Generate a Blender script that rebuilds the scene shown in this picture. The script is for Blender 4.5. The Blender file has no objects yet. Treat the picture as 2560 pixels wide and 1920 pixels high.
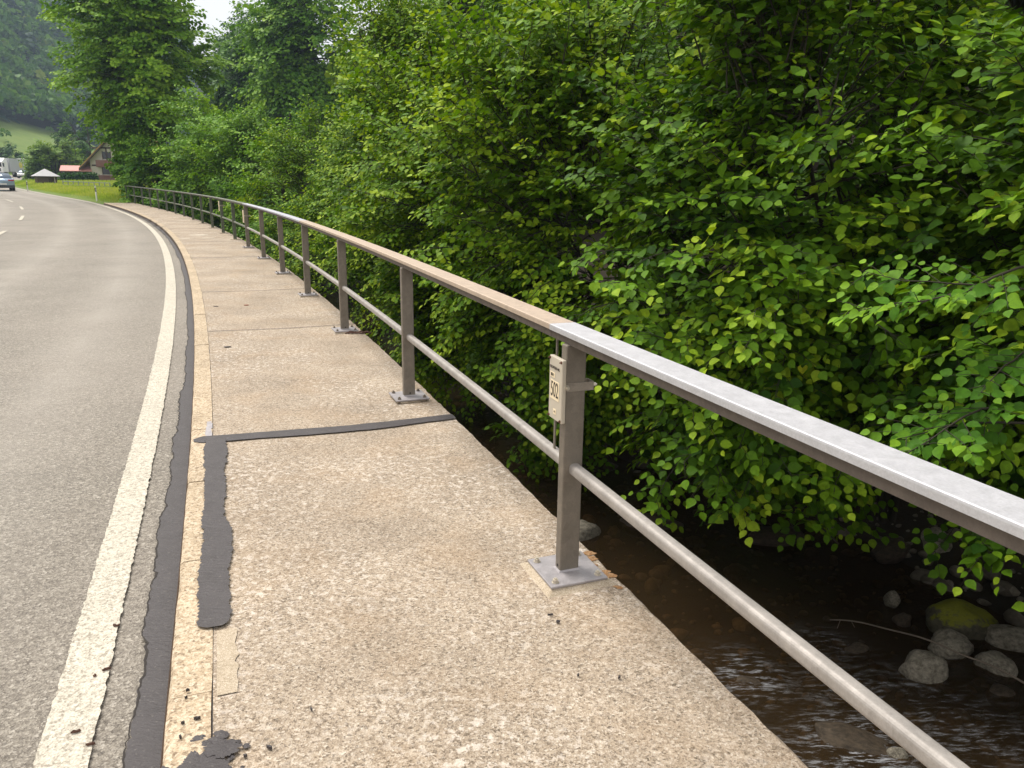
import bpy, math, random
import numpy as np
from mathutils import Vector, Matrix
rad = math.radians
S = bpy.context.scene
# ------------------------------------------------------------------ camera, world, sun, exposure
H = 1.65                      # eye height above the pavement (pavement top is z = 0)
FPX, PITCH, ROLL = 1930.0, 0.25405, -0.0134
cR = np.array([1, 0, 0.]); cF = np.array([0, math.cos(PITCH), -math.sin(PITCH)]); cD = np.array([0, -math.sin(PITCH), -math.cos(PITCH)])
cR, cD = math.cos(ROLL)*cR + math.sin(ROLL)*cD, -math.sin(ROLL)*cR + math.cos(ROLL)*cD
cam_d = bpy.data.cameras.new('camera'); cam = bpy.data.objects.new('camera', cam_d); S.collection.objects.link(cam)
m = Matrix.Identity(4)
for i in range(3):
    m[i][0] = cR[i]; m[i][1] = -cD[i]; m[i][2] = -cF[i]
m[2][3] = H
cam.matrix_world = m
cam_d.sensor_width = 36; cam_d.lens = FPX/2560*36; cam_d.clip_start = 0.05; cam_d.clip_end = 6000
S.camera = cam
SUN_EL, SUN_AZ = rad(56), rad(-52)      # azimuth from +Y (ahead), negative = to the left
w = bpy.data.worlds.new('World'); S.world = w; w.use_nodes = True
nt = w.node_tree; nt.nodes.clear()
sky = nt.nodes.new('ShaderNodeTexSky'); sky.sky_type = 'NISHITA'; sky.sun_disc = False
sky.sun_elevation = SUN_EL; sky.sun_rotation = SUN_AZ; sky.dust_density = 4; sky.air_density = 1.0
mix = nt.nodes.new('ShaderNodeMix'); mix.data_type = 'RGBA'; mix.inputs[0].default_value = 0.72
mix.inputs[7].default_value = (11.6, 11.0, 10.2, 1)      # thin bright cloud layer over the sky
bg = nt.nodes.new('ShaderNodeBackground'); bg.inputs[1].default_value = 0.083
wo = nt.nodes.new('ShaderNodeOutputWorld')
nt.links.new(sky.outputs[0], mix.inputs[6]); nt.links.new(mix.outputs[2], bg.inputs[0]); nt.links.new(bg.outputs[0], wo.inputs[0])
sd = bpy.data.lights.new('sun', 'SUN'); sd.energy = 2.9; sd.angle = rad(30); sd.color = (1, .95, .86)
so = bpy.data.objects.new('sun', sd); S.collection.objects.link(so)
sv = Vector((math.sin(SUN_AZ)*math.cos(SUN_EL), math.cos(SUN_AZ)*math.cos(SUN_EL), math.sin(SUN_EL)))
so.rotation_euler = sv.to_track_quat('Z', 'Y').to_euler()
S.view_settings.view_transform = 'Standard'; S.view_settings.look = 'None'
S.view_settings.exposure = 0.64; S.view_settings.gamma = 1
S.render.engine = 'CYCLES'
try:
    S.cycles.max_bounces = 8; S.cycles.transparent_max_bounces = 8; S.cycles.volume_bounces = 0; S.cycles.diffuse_bounces = 3; S.cycles.transmission_bounces = 3
    S.cycles.use_light_tree = False
except Exception: pass

# ------------------------------------------------------------------ helpers
rng = np.random.default_rng(7); random.seed(7)
C = S.collection
def tag(o, label=None, cat=None, group=None, kind=None):
    if label: o['label'] = label
    if cat: o['category'] = cat
    if group: o['group'] = group
    if kind: o['kind'] = kind
    return o
def thing(name, label, cat, loc=(0, 0, 0), rz=0, group=None):
    o = bpy.data.objects.new(name, None); C.objects.link(o); o.location = loc; o.rotation_euler = (0, 0, rz)
    o.empty_display_size = .2
    return tag(o, label, cat, group)
def link(name, me, mat=None, parent=None, loc=None):
    o = bpy.data.objects.new(name, me); C.objects.link(o)
    if mat and not me.materials: me.materials.append(mat)
    if parent: o.parent = parent
    if loc is not None: o.location = loc
    return o
class MB:
    def __init__(s): s.v = []; s.f = []
    def add(s, vs, fs):
        n = len(s.v); s.v += [tuple(float(c) for c in v) for v in vs]; s.f += [tuple(i+n for i in f) for f in fs]; return s
    def box(s, a, b, M=None):
        vs = [Vector((x, y, z)) for x in (a[0], b[0]) for y in (a[1], b[1]) for z in (a[2], b[2])]
        if M is not None: vs = [M @ v for v in vs]
        return s.add(vs, [(0, 1, 3, 2), (4, 6, 7, 5), (0, 4, 5, 1), (2, 3, 7, 6), (0, 2, 6, 4), (1, 5, 7, 3)])
    def tube(s, pts, r, n=6, cap=True):
        pts = [Vector(p) for p in pts]; rr = r if hasattr(r, '__len__') else [r]*len(pts)
        vs = []; fs = []
        for i, p in enumerate(pts):
            t = (pts[min(i+1, len(pts)-1)]-pts[max(i-1, 0)]).normalized()
            a = t.cross(Vector((0, 0, 1)) if abs(t.z) < .95 else Vector((1, 0, 0))).normalized(); b = t.cross(a)
            for k in range(n):
                q = 2*math.pi*k/n; vs.append(p + (a*math.cos(q)+b*math.sin(q))*rr[i])
        for i in range(len(pts)-1):
            for k in range(n):
                k2 = (k+1) % n; fs.append((i*n+k, i*n+k2, (i+1)*n+k2, (i+1)*n+k))
        if cap: fs += [tuple(range(n))[::-1], tuple((len(pts)-1)*n+k for k in range(n))]
        return s.add(vs, fs)
    def prism(s, poly, z0, z1, M=None):
        n = len(poly); vs = [Vector((p[0], p[1], z0)) for p in poly]+[Vector((p[0], p[1], z1)) for p in poly]
        if M is not None: vs = [M @ v for v in vs]
        return s.add(vs, [tuple(range(n))[::-1], tuple(range(n, 2*n))]+[(i, (i+1) % n, (i+1) % n+n, i+n) for i in range(n)])
    def loft(s, rings, cap=True):
        n = len(rings[0]); vs = [v for r in rings for v in r]
        fs = [(i*n+k, i*n+(k+1) % n, (i+1)*n+(k+1) % n, (i+1)*n+k) for i in range(len(rings)-1) for k in range(n)]
        if cap: fs += [tuple(range(n))[::-1], tuple((len(rings)-1)*n+k for k in range(n))]
        return s.add(vs, fs)
    def mesh(s, name, mat, smooth=False, fix=True):
        me = bpy.data.meshes.new(name); me.from_pydata(s.v, [], s.f); me.materials.append(mat)
        if fix:
            import bmesh
            b = bmesh.new(); b.from_mesh(me); bmesh.ops.recalc_face_normals(b, faces=b.faces); b.to_mesh(me); b.free()
        if smooth: me.polygons.foreach_set('use_smooth', [True]*len(me.polygons))
        me.update(); return me
    def build(s, name, mat, parent=None, smooth=False, fix=True, loc=None):
        return link(name, s.mesh(name, mat, smooth, fix), None, parent, loc)
def bevel(o, wd, seg=2, lim=35):
    import bmesh
    b = bmesh.new(); b.from_mesh(o.data)
    es = [e for e in b.edges if len(e.link_faces) == 2 and e.calc_face_angle(0) > rad(lim)]
    bmesh.ops.bevel(b, geom=es, offset=wd, segments=seg, affect='EDGES', profile=.5)
    b.to_mesh(o.data); b.free(); return o
def np_mesh(name, V, F, mat, smooth=False, tint=None):
    """V (n,3), F (m,k) all same arity"""
    me = bpy.data.meshes.new(name); k = F.shape[1]
    me.vertices.add(len(V)); me.vertices.foreach_set('co', np.ascontiguousarray(V, np.float32).ravel())
    me.loops.add(F.size); me.loops.foreach_set('vertex_index', np.ascontiguousarray(F, np.int32).ravel())
    me.polygons.add(len(F)); me.polygons.foreach_set('loop_start', np.arange(0, F.size, k, dtype=np.int32))
    me.polygons.foreach_set('loop_total', np.full(len(F), k, np.int32))
    if smooth: me.polygons.foreach_set('use_smooth', np.ones(len(F), bool))
    me.update(calc_edges=True)
    if tint is not None:
        a = me.attributes.new('tint', 'FLOAT', 'POINT'); a.data.foreach_set('value', np.ascontiguousarray(tint, np.float32))
    me.materials.append(mat); return me
def vnoise(x, y, seed=0):
    """smooth value noise, vectorised"""
    x = np.asarray(x, float); y = np.asarray(y, float)
    xi = np.floor(x).astype(np.int64); yi = np.floor(y).astype(np.int64); fx = x-xi; fy = y-yi
    def h(a, b):
        n = (a*374761393 + b*668265263 + seed*974634777) & 0x7fffffff
        n = ((n ^ (n >> 13))*1274126177) & 0x7fffffff
        return ((n ^ (n >> 16)) & 0xffff)/65535.
    u = fx*fx*(3-2*fx); v = fy*fy*(3-2*fy)
    return (h(xi, yi)*(1-u)+h(xi+1, yi)*u)*(1-v)+(h(xi, yi+1)*(1-u)+h(xi+1, yi+1)*u)*v
def fbm(x, y, seed=0, o=4):
    t = 0; a = .5
    for i in range(o): t = t + a*vnoise(np.asarray(x)*2**i, np.asarray(y)*2**i, seed+i); a *= .5
    return t

# ---- the line of the railing posts: s along it, o across it (+ = river side)
def heading(s):
    a = 20.4 + .255*min(max(s, 0), 57)
    if s < 0: a -= .4*max(s, -3)
    if s > 57: a += .5*min(s-57, 8)
    if s > 75: a -= .06*min(s-75, 25)
    if s > 100: a -= .22*min(s-100, 50)
    return rad(a)
DS = .1; sA = np.arange(-16, 330, DS); _p = np.zeros((len(sA), 2)); i0 = int(round(16/DS)); _p[i0] = (.25, 3.06)
for i in range(i0, len(sA)-1):
    a = heading(sA[i]+DS/2); _p[i+1] = _p[i]+DS*np.array([-math.sin(a), math.cos(a)])
for i in range(i0, 0, -1):
    a = heading(sA[i]-DS/2); _p[i-1] = _p[i]-DS*np.array([-math.sin(a), math.cos(a)])
def rise(s): return .0125*np.logaddexp(0, (np.asarray(s, float)-50)/6)*6
def P(s, o=0, z=0, road=True):
    i = (s+16)/DS; i = min(max(i, 0), len(sA)-1.001); k = int(i); f = i-k; p = _p[k]*(1-f)+_p[k+1]*f; a = heading(s)
    return Vector((p[0]+math.cos(a)*o, p[1]+math.sin(a)*o, z+(float(rise(s)) if road else 0)))
def SO(x, y):
    """(s, o) of world points"""
    x = np.asarray(x, float).ravel(); y = np.asarray(y, float).ravel(); sub = _p[::10]; ss = sA[::10]
    S_ = np.zeros(len(x)); O_ = np.zeros(len(x))
    for c in range(0, len(x), 20000):
        d = (x[c:c+20000, None]-sub[None, :, 0])**2+(y[c:c+20000, None]-sub[None, :, 1])**2
        k = d.argmin(1); kk = np.minimum(k, len(sub)-2); t = sub[kk+1]-sub[kk]; n = np.hypot(t[:, 0], t[:, 1])[:, None]; t = t/n
        dx = x[c:c+20000]-sub[k, 0]; dy = y[c:c+20000]-sub[k, 1]
        S_[c:c+20000] = ss[k]+dx*t[:, 0]+dy*t[:, 1]; O_[c:c+20000] = dx*t[:, 1]-dy*t[:, 0]
    return S_, O_
def srange(a, b, fine=.25):
    out = [a]; s = a
    while s < b-1e-6:
        st = fine if s < 8 else fine*(1+(s-8)*.12)
        s = min(s+min(st, 2.5), b); out.append(s)
    return out
def sweep(mb, prof, a, b, fine=.25, closed=True, cap=True, jit=None):
    """profile [(o,z)] along the line; jit(s,k)->(do,dz)"""
    rings = []
    for s in srange(a, b, fine):
        r = []
        for k, (o, z) in enumerate(prof):
            do, dz = jit(s, k) if jit else (0, 0)
            r.append(P(s, o+do, z+dz))
        rings.append(r)
    if closed: mb.loft(rings, cap)
    else:
        n = len(prof); vs = [v for r in rings for v in r]
        mb.add(vs, [(i*n+k, i*n+k+1, (i+1)*n+k+1, (i+1)*n+k) for i in range(len(rings)-1) for k in range(n-1)])
    return mb
def bear(px, dist, z):
    """world point on the bearing of photo column px at a horizontal distance (used to lay the far site out)"""
    a = math.atan2(px-1280, 1996); return Vector((dist*math.sin(a), dist*math.cos(a), z))

# ------------------------------------------------------------------ materials
def mat(name, rough=.7, metal=0, spec=.5):
    m = bpy.data.materials.new(name); m.use_nodes = True; n = m.node_tree; b = n.nodes['Principled BSDF']
    b.inputs['Roughness'].default_value = rough; b.inputs['Metallic'].default_value = metal
    b.inputs['Specular IOR Level'].default_value = spec
    return m, n, b
def N(n, t, **kw):
    x = n.nodes.new(t)
    for k, v in kw.items():
        if k.startswith('i_'):
            key = k[2:]; x.inputs[int(key) if key.isdigit() else key.replace('_', ' ')].default_value = v
        else: setattr(x, k, v)
    return x
def ramp(n, src, stops, interp='LINEAR'):
    r = n.nodes.new('ShaderNodeValToRGB'); r.color_ramp.interpolation = interp; e = r.color_ramp.elements
    while len(e) < len(stops): e.new(.5)
    for i, (p, c) in enumerate(stops):
        e[i].position = p; e[i].color = (c, c, c, 1) if not hasattr(c, '__len__') else (*c, 1)
    n.links.new(src, r.inputs[0]); return r.outputs[0]
def mixc(n, fac, a, b, mode='MIX'):
    x = n.nodes.new('ShaderNodeMix'); x.data_type = 'RGBA'; x.blend_type = mode
    for v, i in ((fac, 0), (a, 6), (b, 7)):
        if hasattr(v, 'is_linked') or isinstance(v, bpy.types.NodeSocket): n.links.new(v, x.inputs[i])
        elif i == 0: x.inputs[0].default_value = v
        else: x.inputs[i].default_value = (*v, 1)
    return x.outputs[2]
def coords(n, scale=(1, 1, 1)):
    g = n.nodes.new('ShaderNodeNewGeometry'); mp = n.nodes.new('ShaderNodeMapping'); mp.inputs['Scale'].default_value = scale
    n.links.new(g.outputs['Position'], mp.inputs[0]); return mp.outputs[0]
def ocoords(n, scale=(1, 1, 1)):
    g = n.nodes.new('ShaderNodeTexCoord'); mp = n.nodes.new('ShaderNodeMapping'); mp.inputs['Scale'].default_value = scale
    n.links.new(g.outputs['Object'], mp.inputs[0]); return mp.outputs[0]
def noise(n, co, scale, detail=4, rough=.55):
    x = N(n, 'ShaderNodeTexNoise', i_Scale=scale, i_Detail=detail, i_Roughness=rough); n.links.new(co, x.inputs['Vector']); return x.outputs[0]
def voro(n, co, scale, out='Color', feature='F1'):
    x = N(n, 'ShaderNodeTexVoronoi', i_Scale=scale, feature=feature); n.links.new(co, x.inputs['Vector']); return x.outputs[out]
def bump(n, b, h, strength=.5, dist=.01):
    x = N(n, 'ShaderNodeBump', i_Strength=strength, i_Distance=dist); n.links.new(h, x.inputs['Height']); n.links.new(x.outputs[0], b.inputs['Normal'])
def sep(n, c):
    x = n.nodes.new('ShaderNodeSeparateColor'); n.links.new(c, x.inputs[0]); return x.outputs[0]
def setc(n, b, c):
    if isinstance(c, bpy.types.NodeSocket): n.links.new(c, b.inputs['Base Color'])
    else: b.inputs['Base Color'].default_value = (*c, 1)
def flat(name, c, rough=.6, metal=0, var=.18, scale=8, spec=.5):
    m, n, b = mat(name, rough, metal, spec); co = ocoords(n)
    f = noise(n, co, scale, 5)
    setc(n, b, mixc(n, f, tuple(v*(1-var) for v in c), tuple(min(1, v*(1+var)) for v in c))); return m

def aggregate(name, cols, scale, patch=None, rough=.9, bd=.004, tone=(.8, 1.18), bs=.6):
    """stony surface: cells of random colour; cols = ramp stops over a random number"""
    m, n, b = mat(name, rough, 0, .25); co = coords(n)
    wob = N(n, 'ShaderNodeTexNoise', i_Scale=scale*.6, i_Detail=2.); n.links.new(co, wob.inputs['Vector'])
    v = n.nodes.new('ShaderNodeVectorMath'); v.operation = 'MULTIPLY_ADD'; n.links.new(wob.outputs['Color'], v.inputs[0])
    v.inputs[1].default_value = (1.2/scale,)*3; n.links.new(co, v.inputs[2]); co2 = v.outputs[0]
    c = ramp(n, sep(n, voro(n, co2, scale)), cols)
    c2 = ramp(n, sep(n, voro(n, co2, scale*2.3)), cols)
    c = mixc(n, .42, c, c2)
    grime = ramp(n, noise(n, co, 1.3, 6, .62), [(.3, tone[0]), (.7, tone[1])])
    c = mixc(n, 1., c, grime, 'MULTIPLY')
    if patch: c = patch(n, co, c)
    setc(n, b, c)
    d = voro(n, co2, scale, 'Distance'); bump(n, b, d, bs, bd)
    return m
def pav_patch(n, co, c):
    # pale worn blotches, brown stains, fine dark pits
    wn = noise(n, coords(n, (1, 1, 1)), 26, 5, .7); wl = noise(n, co, .9, 3, .5)
    f = n.nodes.new('ShaderNodeMath'); f.operation = 'MULTIPLY'
    n.links.new(ramp(n, wn, [(.53, 0.), (.6, 1.)]), f.inputs[0]); n.links.new(ramp(n, wl, [(.38, 0.), (.6, .66)]), f.inputs[1])
    c = mixc(n, f.outputs[0], c, (.72, .65, .58))
    br = ramp(n, noise(n, co, 2.1, 5, .6), [(.48, 0.), (.75, .24)])
    c = mixc(n, br, c, (.42, .27, .14), 'MIX')
    pit = ramp(n, noise(n, co, 95, 2, .6), [(.30, .85), (.37, 0.)])
    return mixc(n, pit, c, (.10, .075, .05))
M = {}
M['pavement'] = aggregate('exposed_aggregate_pavement', [(0, (.055, .042, .03)), (.2, (.235, .185, .138)), (.55, (.375, .302, .226)), (.85, (.47, .392, .312)), (1, (.65, .58, .49))], 125, pav_patch)
M['kerb'] = aggregate('yellowish_granite_kerb', [(0, (.13, .09, .06)), (.25, (.36, .275, .185)), (.6, (.50, .40, .28)), (1, (.64, .55, .43))], 85, tone=(.85, 1.15), bd=.003)
M['concrete'] = aggregate('weathered_concrete', [(0, (.1, .095, .08)), (.5, (.2, .185, .155)), (1, (.3, .28, .24))], 60, tone=(.6, 1.2))
def asp_patch(n, co, c):
    g = ramp(n, noise(n, coords(n, (.35, .35, .35)), 1., 4), [(.35, .05), (.7, .4)])
    c = mixc(n, g, c, (.34, .295, .255))
    tk = N(n, 'ShaderNodeAttribute', attribute_name='tint'); tm = N(n, 'ShaderNodeMath', operation='MULTIPLY'); n.links.new(tk.outputs['Fac'], tm.inputs[0]); n.links.new(ramp(n, noise(n, coords(n, (.8, .8, .8)), 1., 5), [(.3, .15), (.7, .5)]), tm.inputs[1])
    c = mixc(n, tm.outputs[0], c, (.40, .365, .325))
    st = ramp(n, noise(n, co, 150, 2, .6), [(.64, 0.), (.70, .8)])
    return mixc(n, st, c, (.50, .45, .38))
M['asphalt'] = aggregate('grey_asphalt', [(0, (.035, .03, .025)), (.3, (.12, .105, .085)), (.7, (.25, .225, .19)), (.93, (.36, .33, .28)), (1, (.55, .51, .45))], 88, asp_patch, rough=.62, bd=.006, bs=.8, tone=(.9, 1.12))
def line_patch(n, co, c):
    g = ramp(n, noise(n, co, 60, 5, .75), [(.40, 1.), (.50, 0.)])
    return mixc(n, g, c, (.30, .265, .215))
M['paint'] = aggregate('worn_white_road_paint', [(0, (.36, .32, .26)), (.2, (.50, .46, .38)), (1, (.70, .66, .57))], 85, line_patch, rough=.7, bd=.005, bs=.9, tone=(.94, 1.05))
m, n, b = mat('bitumen_sealant', .55, 0, .35); co = coords(n)
c = mixc(n, noise(n, co, 9, 6, .7), (.036, .031, .033), (.085, .076, .08))
c = mixc(n, ramp(n, noise(n, co, 70, 3, .7), [(.60, 0.), (.72, .6)]), c, (.18, .165, .15))
setc(n, b, c); bump(n, b, noise(n, coords(n, (20, 60, 20)), 1, 5, .7), .9, .006); M['tar'] = m
M['cement'] = aggregate('pale_cement_patch', [(0, (.42, .36, .28)), (.5, (.56, .50, .42)), (1, (.64, .58, .50))], 260, tone=(.95, 1.05))
M['kerbface'] = flat('brown_stained_kerb_face', (.085, .055, .038), .9, 0, .35, 6)
M['ink0'] = flat('black_crack', (.03, .025, .022), .9)
M['cementpav'] = aggregate('sandy_mortar', [(0, (.30, .24, .17)), (.5, (.46, .38, .28)), (1, (.60, .52, .42))], 190, tone=(.85, 1.1))
M['grout'] = aggregate('mortar_bed', [(0, (.28, .22, .16)), (.5, (.42, .36, .28)), (1, (.58, .5, .4))], 140, tone=(.7, 1.15))
def metal(name, c, rough=.5, met=.55, spots=(.0, (.4, .2, .1)), var=.16, stretch=(6, 6, 3)):
    m, n, b = mat(name, rough, met, .5); co = ocoords(n)
    f = ramp(n, voro(n, ocoords(n, (1, 1, 1)), 38, 'Color'), [(0, 0.), (1, 1.)])
    base = mixc(n, sep(n, f), tuple(v*(1-var*.6) for v in c), tuple(min(1, v*(1+var*.6)) for v in c))
    streak = ramp(n, noise(n, ocoords(n, stretch), 2.2, 6, .65), [(.3, 1-var), (.7, 1+var)])
    base = mixc(n, 1., base, streak, 'MULTIPLY')
    fine = ramp(n, noise(n, co, 160, 3, .7), [(.3, .9), (.7, 1.09)]); base = mixc(n, 1., base, fine, 'MULTIPLY')
    if spots[0] > 0: base = mixc(n, ramp(n, noise(n, co, 14, 5, .7), [(.6, 0.), (.75, spots[0])]), base, spots[1])
    setc(n, b, base); rr = ramp(n, noise(n, co, 25, 4), [(.3, rough-.08), (.7, rough+.1)]); n.links.new(rr, b.inputs['Roughness'])
    bump(n, b, noise(n, co, 90, 3), .15, .001); return m
M['post'] = metal('weathered_galvanised_post', (.20, .175, .145), .6, .3, (.25, (.14, .10, .07)))
M['postgreen'] = metal('green_stained_galvanised_post', (.12, .133, .10), .65, .3, (.5, (.07, .09, .05)))
M['rail_silver'] = metal('bright_galvanised_rail', (.50, .50, .53), .55, .35, (.06, (.5, .48, .45)), .07)
M['rail_beige'] = metal('beige_stained_rail', (.45, .36, .285), .6, .25, (.15, (.6, .36, .2)), .10)
M['rail_blue'] = metal('pale_blue_grey_rail', (.46, .46, .52), .5, .4, (0, (0, 0, 0)), .08)
M['rail_green'] = metal('dull_green_grey_rail', (.16, .17, .135), .65, .25, (.5, (.09, .11, .06)))
M['mid'] = metal('mid_rail_galvanised', (.34, .315, .295), .6, .3, (.12, (.3, .25, .2)))
M['clampm'] = metal('clamp_steel', (.30, .265, .225), .5, .35, (.2, (.2, .15, .1)))
M['under'] = metal('shaded_dirty_rail_underside', (.10, .082, .07), .8, .1, (.3, (.05, .045, .03)))  # shade below the lip put into the colour, on top of dull dirt
M['plate'] = metal('base_plate_galvanised', (.36, .34, .355), .5, .45, (.35, (.55, .52, .48)), .12)
M['bolt'] = metal('bolt_steel', (.60, .55, .46), .4, .6)
M['rustybolt'] = metal('weathered_bolt_steel', (.2, .17, .14), .6, .4)
M['dark'] = flat('dark_hole', (.01, .009, .008), .9)
M['signgrey'] = flat('grey_sign_enamel', (.50, .45, .37), .45, 0, .10, 5)
M['cream'] = flat('cream_label', (.80, .68, .48), .6, 0, .06)
M['ink'] = flat('dark_ink', (.035, .025, .02), .7)
M['rust'] = flat('rust', (.12, .05, .03), .8, 0, .5, 40)
# foliage ----------------------------------------------------------
def leafmat(name, dark, mid, young, trans=.22, gloss=.6):
    m = bpy.data.materials.new(name); m.use_nodes = True; n = m.node_tree; n.nodes.clear()
    at = N(n, 'ShaderNodeAttribute', attribute_name='tint')
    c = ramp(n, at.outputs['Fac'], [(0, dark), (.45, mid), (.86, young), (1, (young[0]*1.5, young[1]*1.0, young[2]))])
    co = coords(n); c = mixc(n, 1., c, ramp(n, noise(n, co, 30, 3), [(.3, .82), (.7, 1.18)]), 'MULTIPLY')
    d = n.nodes.new('ShaderNodeBsdfPrincipled'); d.inputs['Roughness'].default_value = gloss; d.inputs['Specular IOR Level'].default_value = .14
    n.links.new(c, d.inputs['Base Color'])
    t = n.nodes.new('ShaderNodeBsdfTranslucent'); n.links.new(mixc(n, 1., c, (1.35, 1.25, .35), 'MULTIPLY'), t.inputs[0])
    x = n.nodes.new('ShaderNodeMixShader'); x.inputs[0].default_value = trans
    o = n.nodes.new('ShaderNodeOutputMaterial'); n.links.new(d.outputs[0], x.inputs[1]); n.links.new(t.outputs[0], x.inputs[2]); n.links.new(x.outputs[0], o.inputs[0])
    return m
M['hazel'] = leafmat('hazel_leaf', (.026, .080, .006), (.120, .250, .009), (.35, .48, .025))
M['beech'] = leafmat('smooth_green_leaf', (.024, .085, .008), (.065, .175, .010), (.20, .36, .018))
M['maple'] = leafmat('maple_leaf', (.05, .145, .014), (.145, .305, .022), (.29, .46, .04))
M['shrub'] = leafmat('pale_shrub_leaf', (.06, .13, .018), (.15, .27, .04), (.28, .40, .07))
M['wood_far'] = leafmat('dark_wood_leaf', (.022, .07, .016), (.06, .15, .026), (.13, .26, .04))
M['conifer'] = leafmat('conifer_needles', (.014, .042, .024), (.034, .08, .042), (.065, .13, .055), .1)
M['grass'] = leafmat('meadow_grass', (.13, .25, .03), (.28, .40, .06), (.46, .50, .15), .3, .6)
M['bark'] = flat('grey_brown_bark', (.038, .033, .02), .85, 0, .45, 12)
M['twig'] = flat('pale_twig_bark', (.16, .13, .10), .8, 0, .4, 20)

# ------------------------------------------------------------------ ground
MX = -125.   # foot of the far mountain
def ground_z(x, y):
    sh = np.shape(x); s, o = SO(x, y); x = np.ravel(x); y = np.ravel(y)
    road = -.12 + rise(s)
    z = road-.07
    shift = .55*np.logaddexp(0, (s-50)/3)*3                     # the river leaves the road beyond the railing
    oo = o-shift
    meadow = road + .03 + .10*vnoise(x*.3, y*.3, 3)
    z = np.where((s > 55.5) & (o > -1.2), meadow, z)
    def ss(a, b, v): t = np.clip((v-a)/(b-a), 0, 1); return t*t*(3-2*t)
    bank0 = np.where(s < 52, -.75, -3.5); bank1 = np.where(s < 52, -.35, -.4)
    down = ss(bank0, bank1, oo)
    wr = 2.0*(1-ss(4., 9., s))
    bed = -3.42+.22*fbm(x*.9, y*.9, 5) + .60*ss(4.4, 6.4, -wr+ oo+.8*vnoise(s*.3, s*0, 9))
    z = z*(1-down)+bed*down
    bank = 1.7*ss(5.4, 8.0, -wr+oo+.9*vnoise(s*.25, s*0, 4)) + .58*np.maximum(0, oo-8)*(1-.35*ss(60, 140, s))
    z = z + np.where(oo > 4, np.minimum(bank, 90), 0)
    # far mountain to the left, with a grassy foot
    d = np.maximum(0, MX - x + 18*(vnoise(y*.012, y*0, 8)-.5))*ss(95, 190, y)
    z = z + (.30*np.minimum(d, 55) + 1.0*np.maximum(0, np.minimum(d-55, 260)) + 16*(fbm(x*.012, y*.012, 6)-.45)*ss(40, 120, d))*(1-.8*ss(640, 900, y))
    return z.reshape(sh)
def axis(a, b, f0, f1, st, g=1.09):
    mid = list(np.arange(f0, f1+1e-6, st)); lo = []; hi = []
    v = f0; d = st
    while v > a: d = min(d*g, 22); v -= d; lo.append(v)
    v = f1; d = st
    while v < b: d = min(d*g, 22); v += d; hi.append(v)
    return np.array(lo[::-1]+mid+hi)
gx = axis(-760, 420, -38, 14, .45); gy = axis(-20, 1300, -6, 62, .5)
X, Y = np.meshgrid(gx, gy); Z = ground_z(X, Y)
nx, ny = len(gx), len(gy); idx = np.arange(nx*ny).reshape(ny, nx)
F = np.stack([idx[:-1, :-1], idx[:-1, 1:], idx[1:, 1:], idx[1:, :-1]], -1).reshape(-1, 4)
m, n, b = mat('earth_and_grass', .95, 0, .2); co = coords(n)
gat = N(n, 'ShaderNodeAttribute', attribute_name='tint')
soil = mixc(n, noise(n, co, 3, 6, .65), (.016, .013, .009), (.05, .038, .024))
soil = mixc(n, sep(n, voro(n, co, 7)), soil, (.032, .027, .02))
grs = mixc(n, noise(n, co, .25, 6, .65), (.07, .15, .02), (.20, .24, .06))
setc(n, b, mixc(n, gat.outputs['Fac'], soil, grs)); bump(n, b, noise(n, co, 12, 6, .7), .6, .05); M['earth'] = m
gs, go = SO(X, Y); gshift = .55*np.logaddexp(0, (gs-50)/3)*3
green = np.where(((go-gshift) < -.3) | (X.ravel() < MX+10), 1., 0.); green = np.where((MX-X.ravel() > 44), .15, green)
tag(link('ground', np_mesh('ground', np.stack([X, Y, Z], -1).reshape(-1, 3), F, M['earth'], True, green)), 'grassy ground with the stony river bed cut into it', kind='structure')

# ------------------------------------------------------------------ road, kerb, pavement
KE = -1.59; KI = -1.445; OE = .20; RZ = -.12; WEND = 55.6
ro = list(np.linspace(-11.2, KE, 34)); mb = MB(); sweep(mb, [(o_, RZ+.012*max(0, 1-((o_+6.2)/4.6)**2)) for o_ in ro], -14, 260, .5, closed=False)
road = tag(mb.build('road', M['asphalt'], fix=False), 'grey brown asphalt road curving left past the railing', kind='structure')
ro_ = np.array(ro); wt = sum(np.exp(-((ro_-(KE-.4-c_))/.33)**2) for c_ in (.75, 2.55, 5.2, 7.0)); nr_ = len(road.data.vertices)//len(ro)
a_ = road.data.attributes.new('tint', 'FLOAT', 'POINT'); a_.data.foreach_set('value', np.tile(wt, nr_).astype(np.float32))
def strip(name, mtl, o0, o1, a, b, z, parent, j0=None, j1=None, fine=.25, crown=0, taper=False):
    mb = MB()
    ss = srange(a, b, fine); vs = []
    for s in ss:
        e0 = o0+(j0(s) if j0 else 0); e1 = o1+(j1(s) if j1 else 0)
        if taper:
            t = min(1, (s-a)/.035+.25)**.5; mm_ = (e0+e1)/2; e0 = mm_+(e0-mm_)*t; e1 = mm_+(e1-mm_)*t
        vs += [P(s, e0, z), P(s, (e0+e1)/2, z+crown), P(s, e1, z)]
    mb.add(vs, [(3*i+k, 3*i+k+1, 3*i+k+4, 3*i+k+3) for i in range(len(ss)-1) for k in (0, 1)])
    return mb.build(name, mtl, parent, fix=False)
def rag(seed, amp, sc=3., fine=.2):
    return lambda s: amp*(2*float(fbm(s*sc, seed*3.1, seed, 4))-.94) + amp*fine*(2*float(vnoise(s*45, seed, seed))-1)
LN = KE-.225
LNw = .157
strip('edge_line', M['paint'], LN-LNw, LN, -14, 200, RZ+.014, road, rag(1, .003, 8, 1.6), rag(2, .003, 8, 1.6), .012)
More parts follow.
